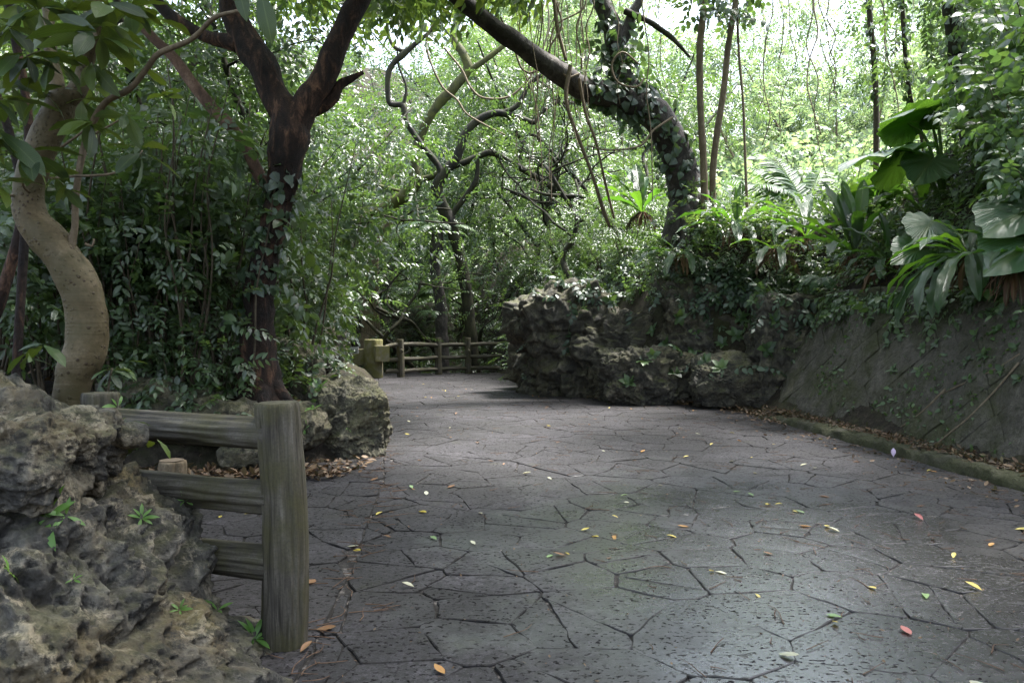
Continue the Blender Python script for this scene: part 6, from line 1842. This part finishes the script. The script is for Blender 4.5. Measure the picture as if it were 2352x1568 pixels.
def fallen(c, x, y, L):
    o = link('fallen_leaf', fmesh[c][r.integers(0, 4)])
    o.location = (x, y, 0.007)
    o.rotation_euler = (r.uniform(-0.15, 0.15), r.uniform(-0.12, 0.12), r.uniform(0, 6.28))
    o.scale = (L, L, L)
    tag(o, f'{SHADE[c]} fallen leaf lying on the stone path', 'leaf', f'{c} fallen leaves on the path')
for c, sp in LEAF_SPOTS:
    for (px, py, k) in sp:
        g = G(px, py)
        fallen(c, g[0], g[1], 0.085 * k)
for k in range(110):
    y = r.uniform(3.6, 21)
    x = r.uniform(float(Lj(y)) + 0.1, float(Rb(y)) - 0.1)
    fallen(['yellow', 'brown', 'pale', 'brown', 'orange', 'brown'][k % 6], x, y, r.uniform(0.04, 0.08))
fl = MB()
a = np.arange(5) * 1.2566
fl.add(*inst(leaf_tpl(1, 0.6, 4, 0.4, -0.5, 0.6), np.zeros((5, 3)), np.stack([np.cos(a) * .6, np.sin(a) * .6, np.full(5, 1.0)], 1), np.tile((0., 0, 1), (5, 1)), 0.09))
M_PETAL = plain_mat('petal', (0.72, 0.55, 0.74), (0.8, 0.7, 0.82), 20, 0.6, 0.1)
o = fl.obj('fallen_flower', M_PETAL)
o.location = tuple(G(2052, 1050) + np.array([0, 0, 0.004]))
tag(o, 'small pale pink flower fallen beside the kerb', 'flower')

# litter and twigs that nobody could count
LT = [leaf_tpl(1, w, 3, f, c, 0.5) for w, f, c in ((0.45, 0.25, -0.10), (0.34, 0.45, 0.18), (0.55, 0.15, -0.15), (0.40, 0.7, -0.2))]
mb = MB()
def litter(x, y, z, L, k=0.6):
    n = len(x)
    d = rand_dirs(r, n); d[:, 2] *= 0.35
    for j in range(4):
        m = np.arange(n) % 4 == j
        mb.add(*inst(LT[j], np.stack([x, y, z], 1)[m], d[m], np.array([0, 0, 1.0]) + rand_dirs(r, m.sum()) * k, L * r.uniform(0.5, 1.2, m.sum())))
y = r.uniform(4.5, 12.8, 1900)
litter(Rb(y) + 0.32 + r.normal(size=len(y)) * 0.10, y, 0.085 + r.random(len(y)) * 0.06, 0.07, 1.2)
y = r.uniform(4.5, 12.8, 420)
litter(Rb(y) + 0.10 + r.random(len(y)) * 0.12, y, np.full(len(y), 0.118) + r.random(len(y)) * 0.02, 0.06, 0.8)
y = r.uniform(4.0, 13.5, 300)
litter(Rb(y) - np.abs(r.normal(size=len(y))) * 0.35 - 0.04, y, np.full(len(y), 0.008), 0.06, 0.8)
y = r.uniform(11.5, 15.0, 800)
litter(Rb(y) + r.normal(size=len(y)) * 0.16 + 0.1, y, np.full(len(y), 0.02) + r.random(len(y)) * 0.03, 0.08)
t = r.uniform(0, 1, 900)
litter(np.interp(t, [0, .3, .5, 1], [3.75, 2.8, 1.8, 0.1]) + r.normal(size=900) * 0.10, np.interp(t, [0, .3, .5, 1], [14.6, 15.0, 15.9, 21.8]) - 0.15 + r.normal(size=900) * 0.12, 0.008 + r.random(900) * 0.03, 0.09)
x, y = r.uniform(-4.2, -1.7, 900), 7.35 + np.abs(r.normal(size=900)) * 0.28
litter(x, y, np.maximum(H(x, y, False), 0.004) + 0.01 + r.random(900) * 0.04, 0.10)
x, y = r.uniform(-2.6, -1.5, 260), r.uniform(7.6, 8.6, 260)
litter(x, y, np.full(260, 0.01) + r.random(260) * 0.02, 0.09)
x, y = r.uniform(-9, -1.9, 2500), r.uniform(7.8, 15, 2500)
m = Lb(y) - x > 0.15
litter(x[m], y[m], H(x[m], y[m]) + 0.02, 0.11)
x, y = r.uniform(3.2, 8, 1600), r.uniform(5, 18, 1600)
m = x - Rb(y) > np.where(y < 13.3, 1.45, 0.6)
litter(x[m], y[m], H(x[m], y[m]) + 0.02, 0.11)
n = 1500
y = 3.0 + 19 * r.random(n) ** 1.6
x = Lj(y) + (Rb(y) - Lj(y)) * r.random(n) ** 0.7
litter(x, y, np.full(n, 0.005) + 0.004 * r.random(n), 0.022)
tag(mb.obj('leaf_litter', M_LITTER), 'brown leaf litter in the gutter and along the path edges', 'litter', None, 'stuff')
mb = MB()
for k in range(800):
    y = 3.0 + 15 * r.random() ** 1.5
    x = float(Lj(y)) + (float(Rb(y)) - float(Lj(y))) * r.random() ** 0.55
    if k % 3 == 0: x = float(Lj(y)) + r.normal() * 0.08
    if k % 5 == 0: x = float(Rb(y)) + r.uniform(-0.5, 0.4)
    a = r.uniform(0, 3.14)
    L = r.uniform(0.04, 0.22)
    q = [np.array([x, y, 0.006])]
    for j in range(3):
        a += r.normal() * 0.3
        q.append(q[-1] + np.array([math.cos(a) * L / 3, math.sin(a) * L / 3, r.uniform(-0.001, 0.003)]))
    p_, r_ = smooth_line(q, np.linspace(0.003, 0.0015, 4), 0.03)
    if x > float(Rb(y)) - 0.05: p_[:, 2] += 0.13
    mb.add(*tube(p_, r_, 4, 0.0))
tag(mb.obj('fallen_twigs', plain_mat('twig_bark', (0.05, 0.028, 0.018), (0.16, 0.10, 0.065), 25)), 'thin fallen twigs strewn over the stone path', 'twigs', None, 'stuff')
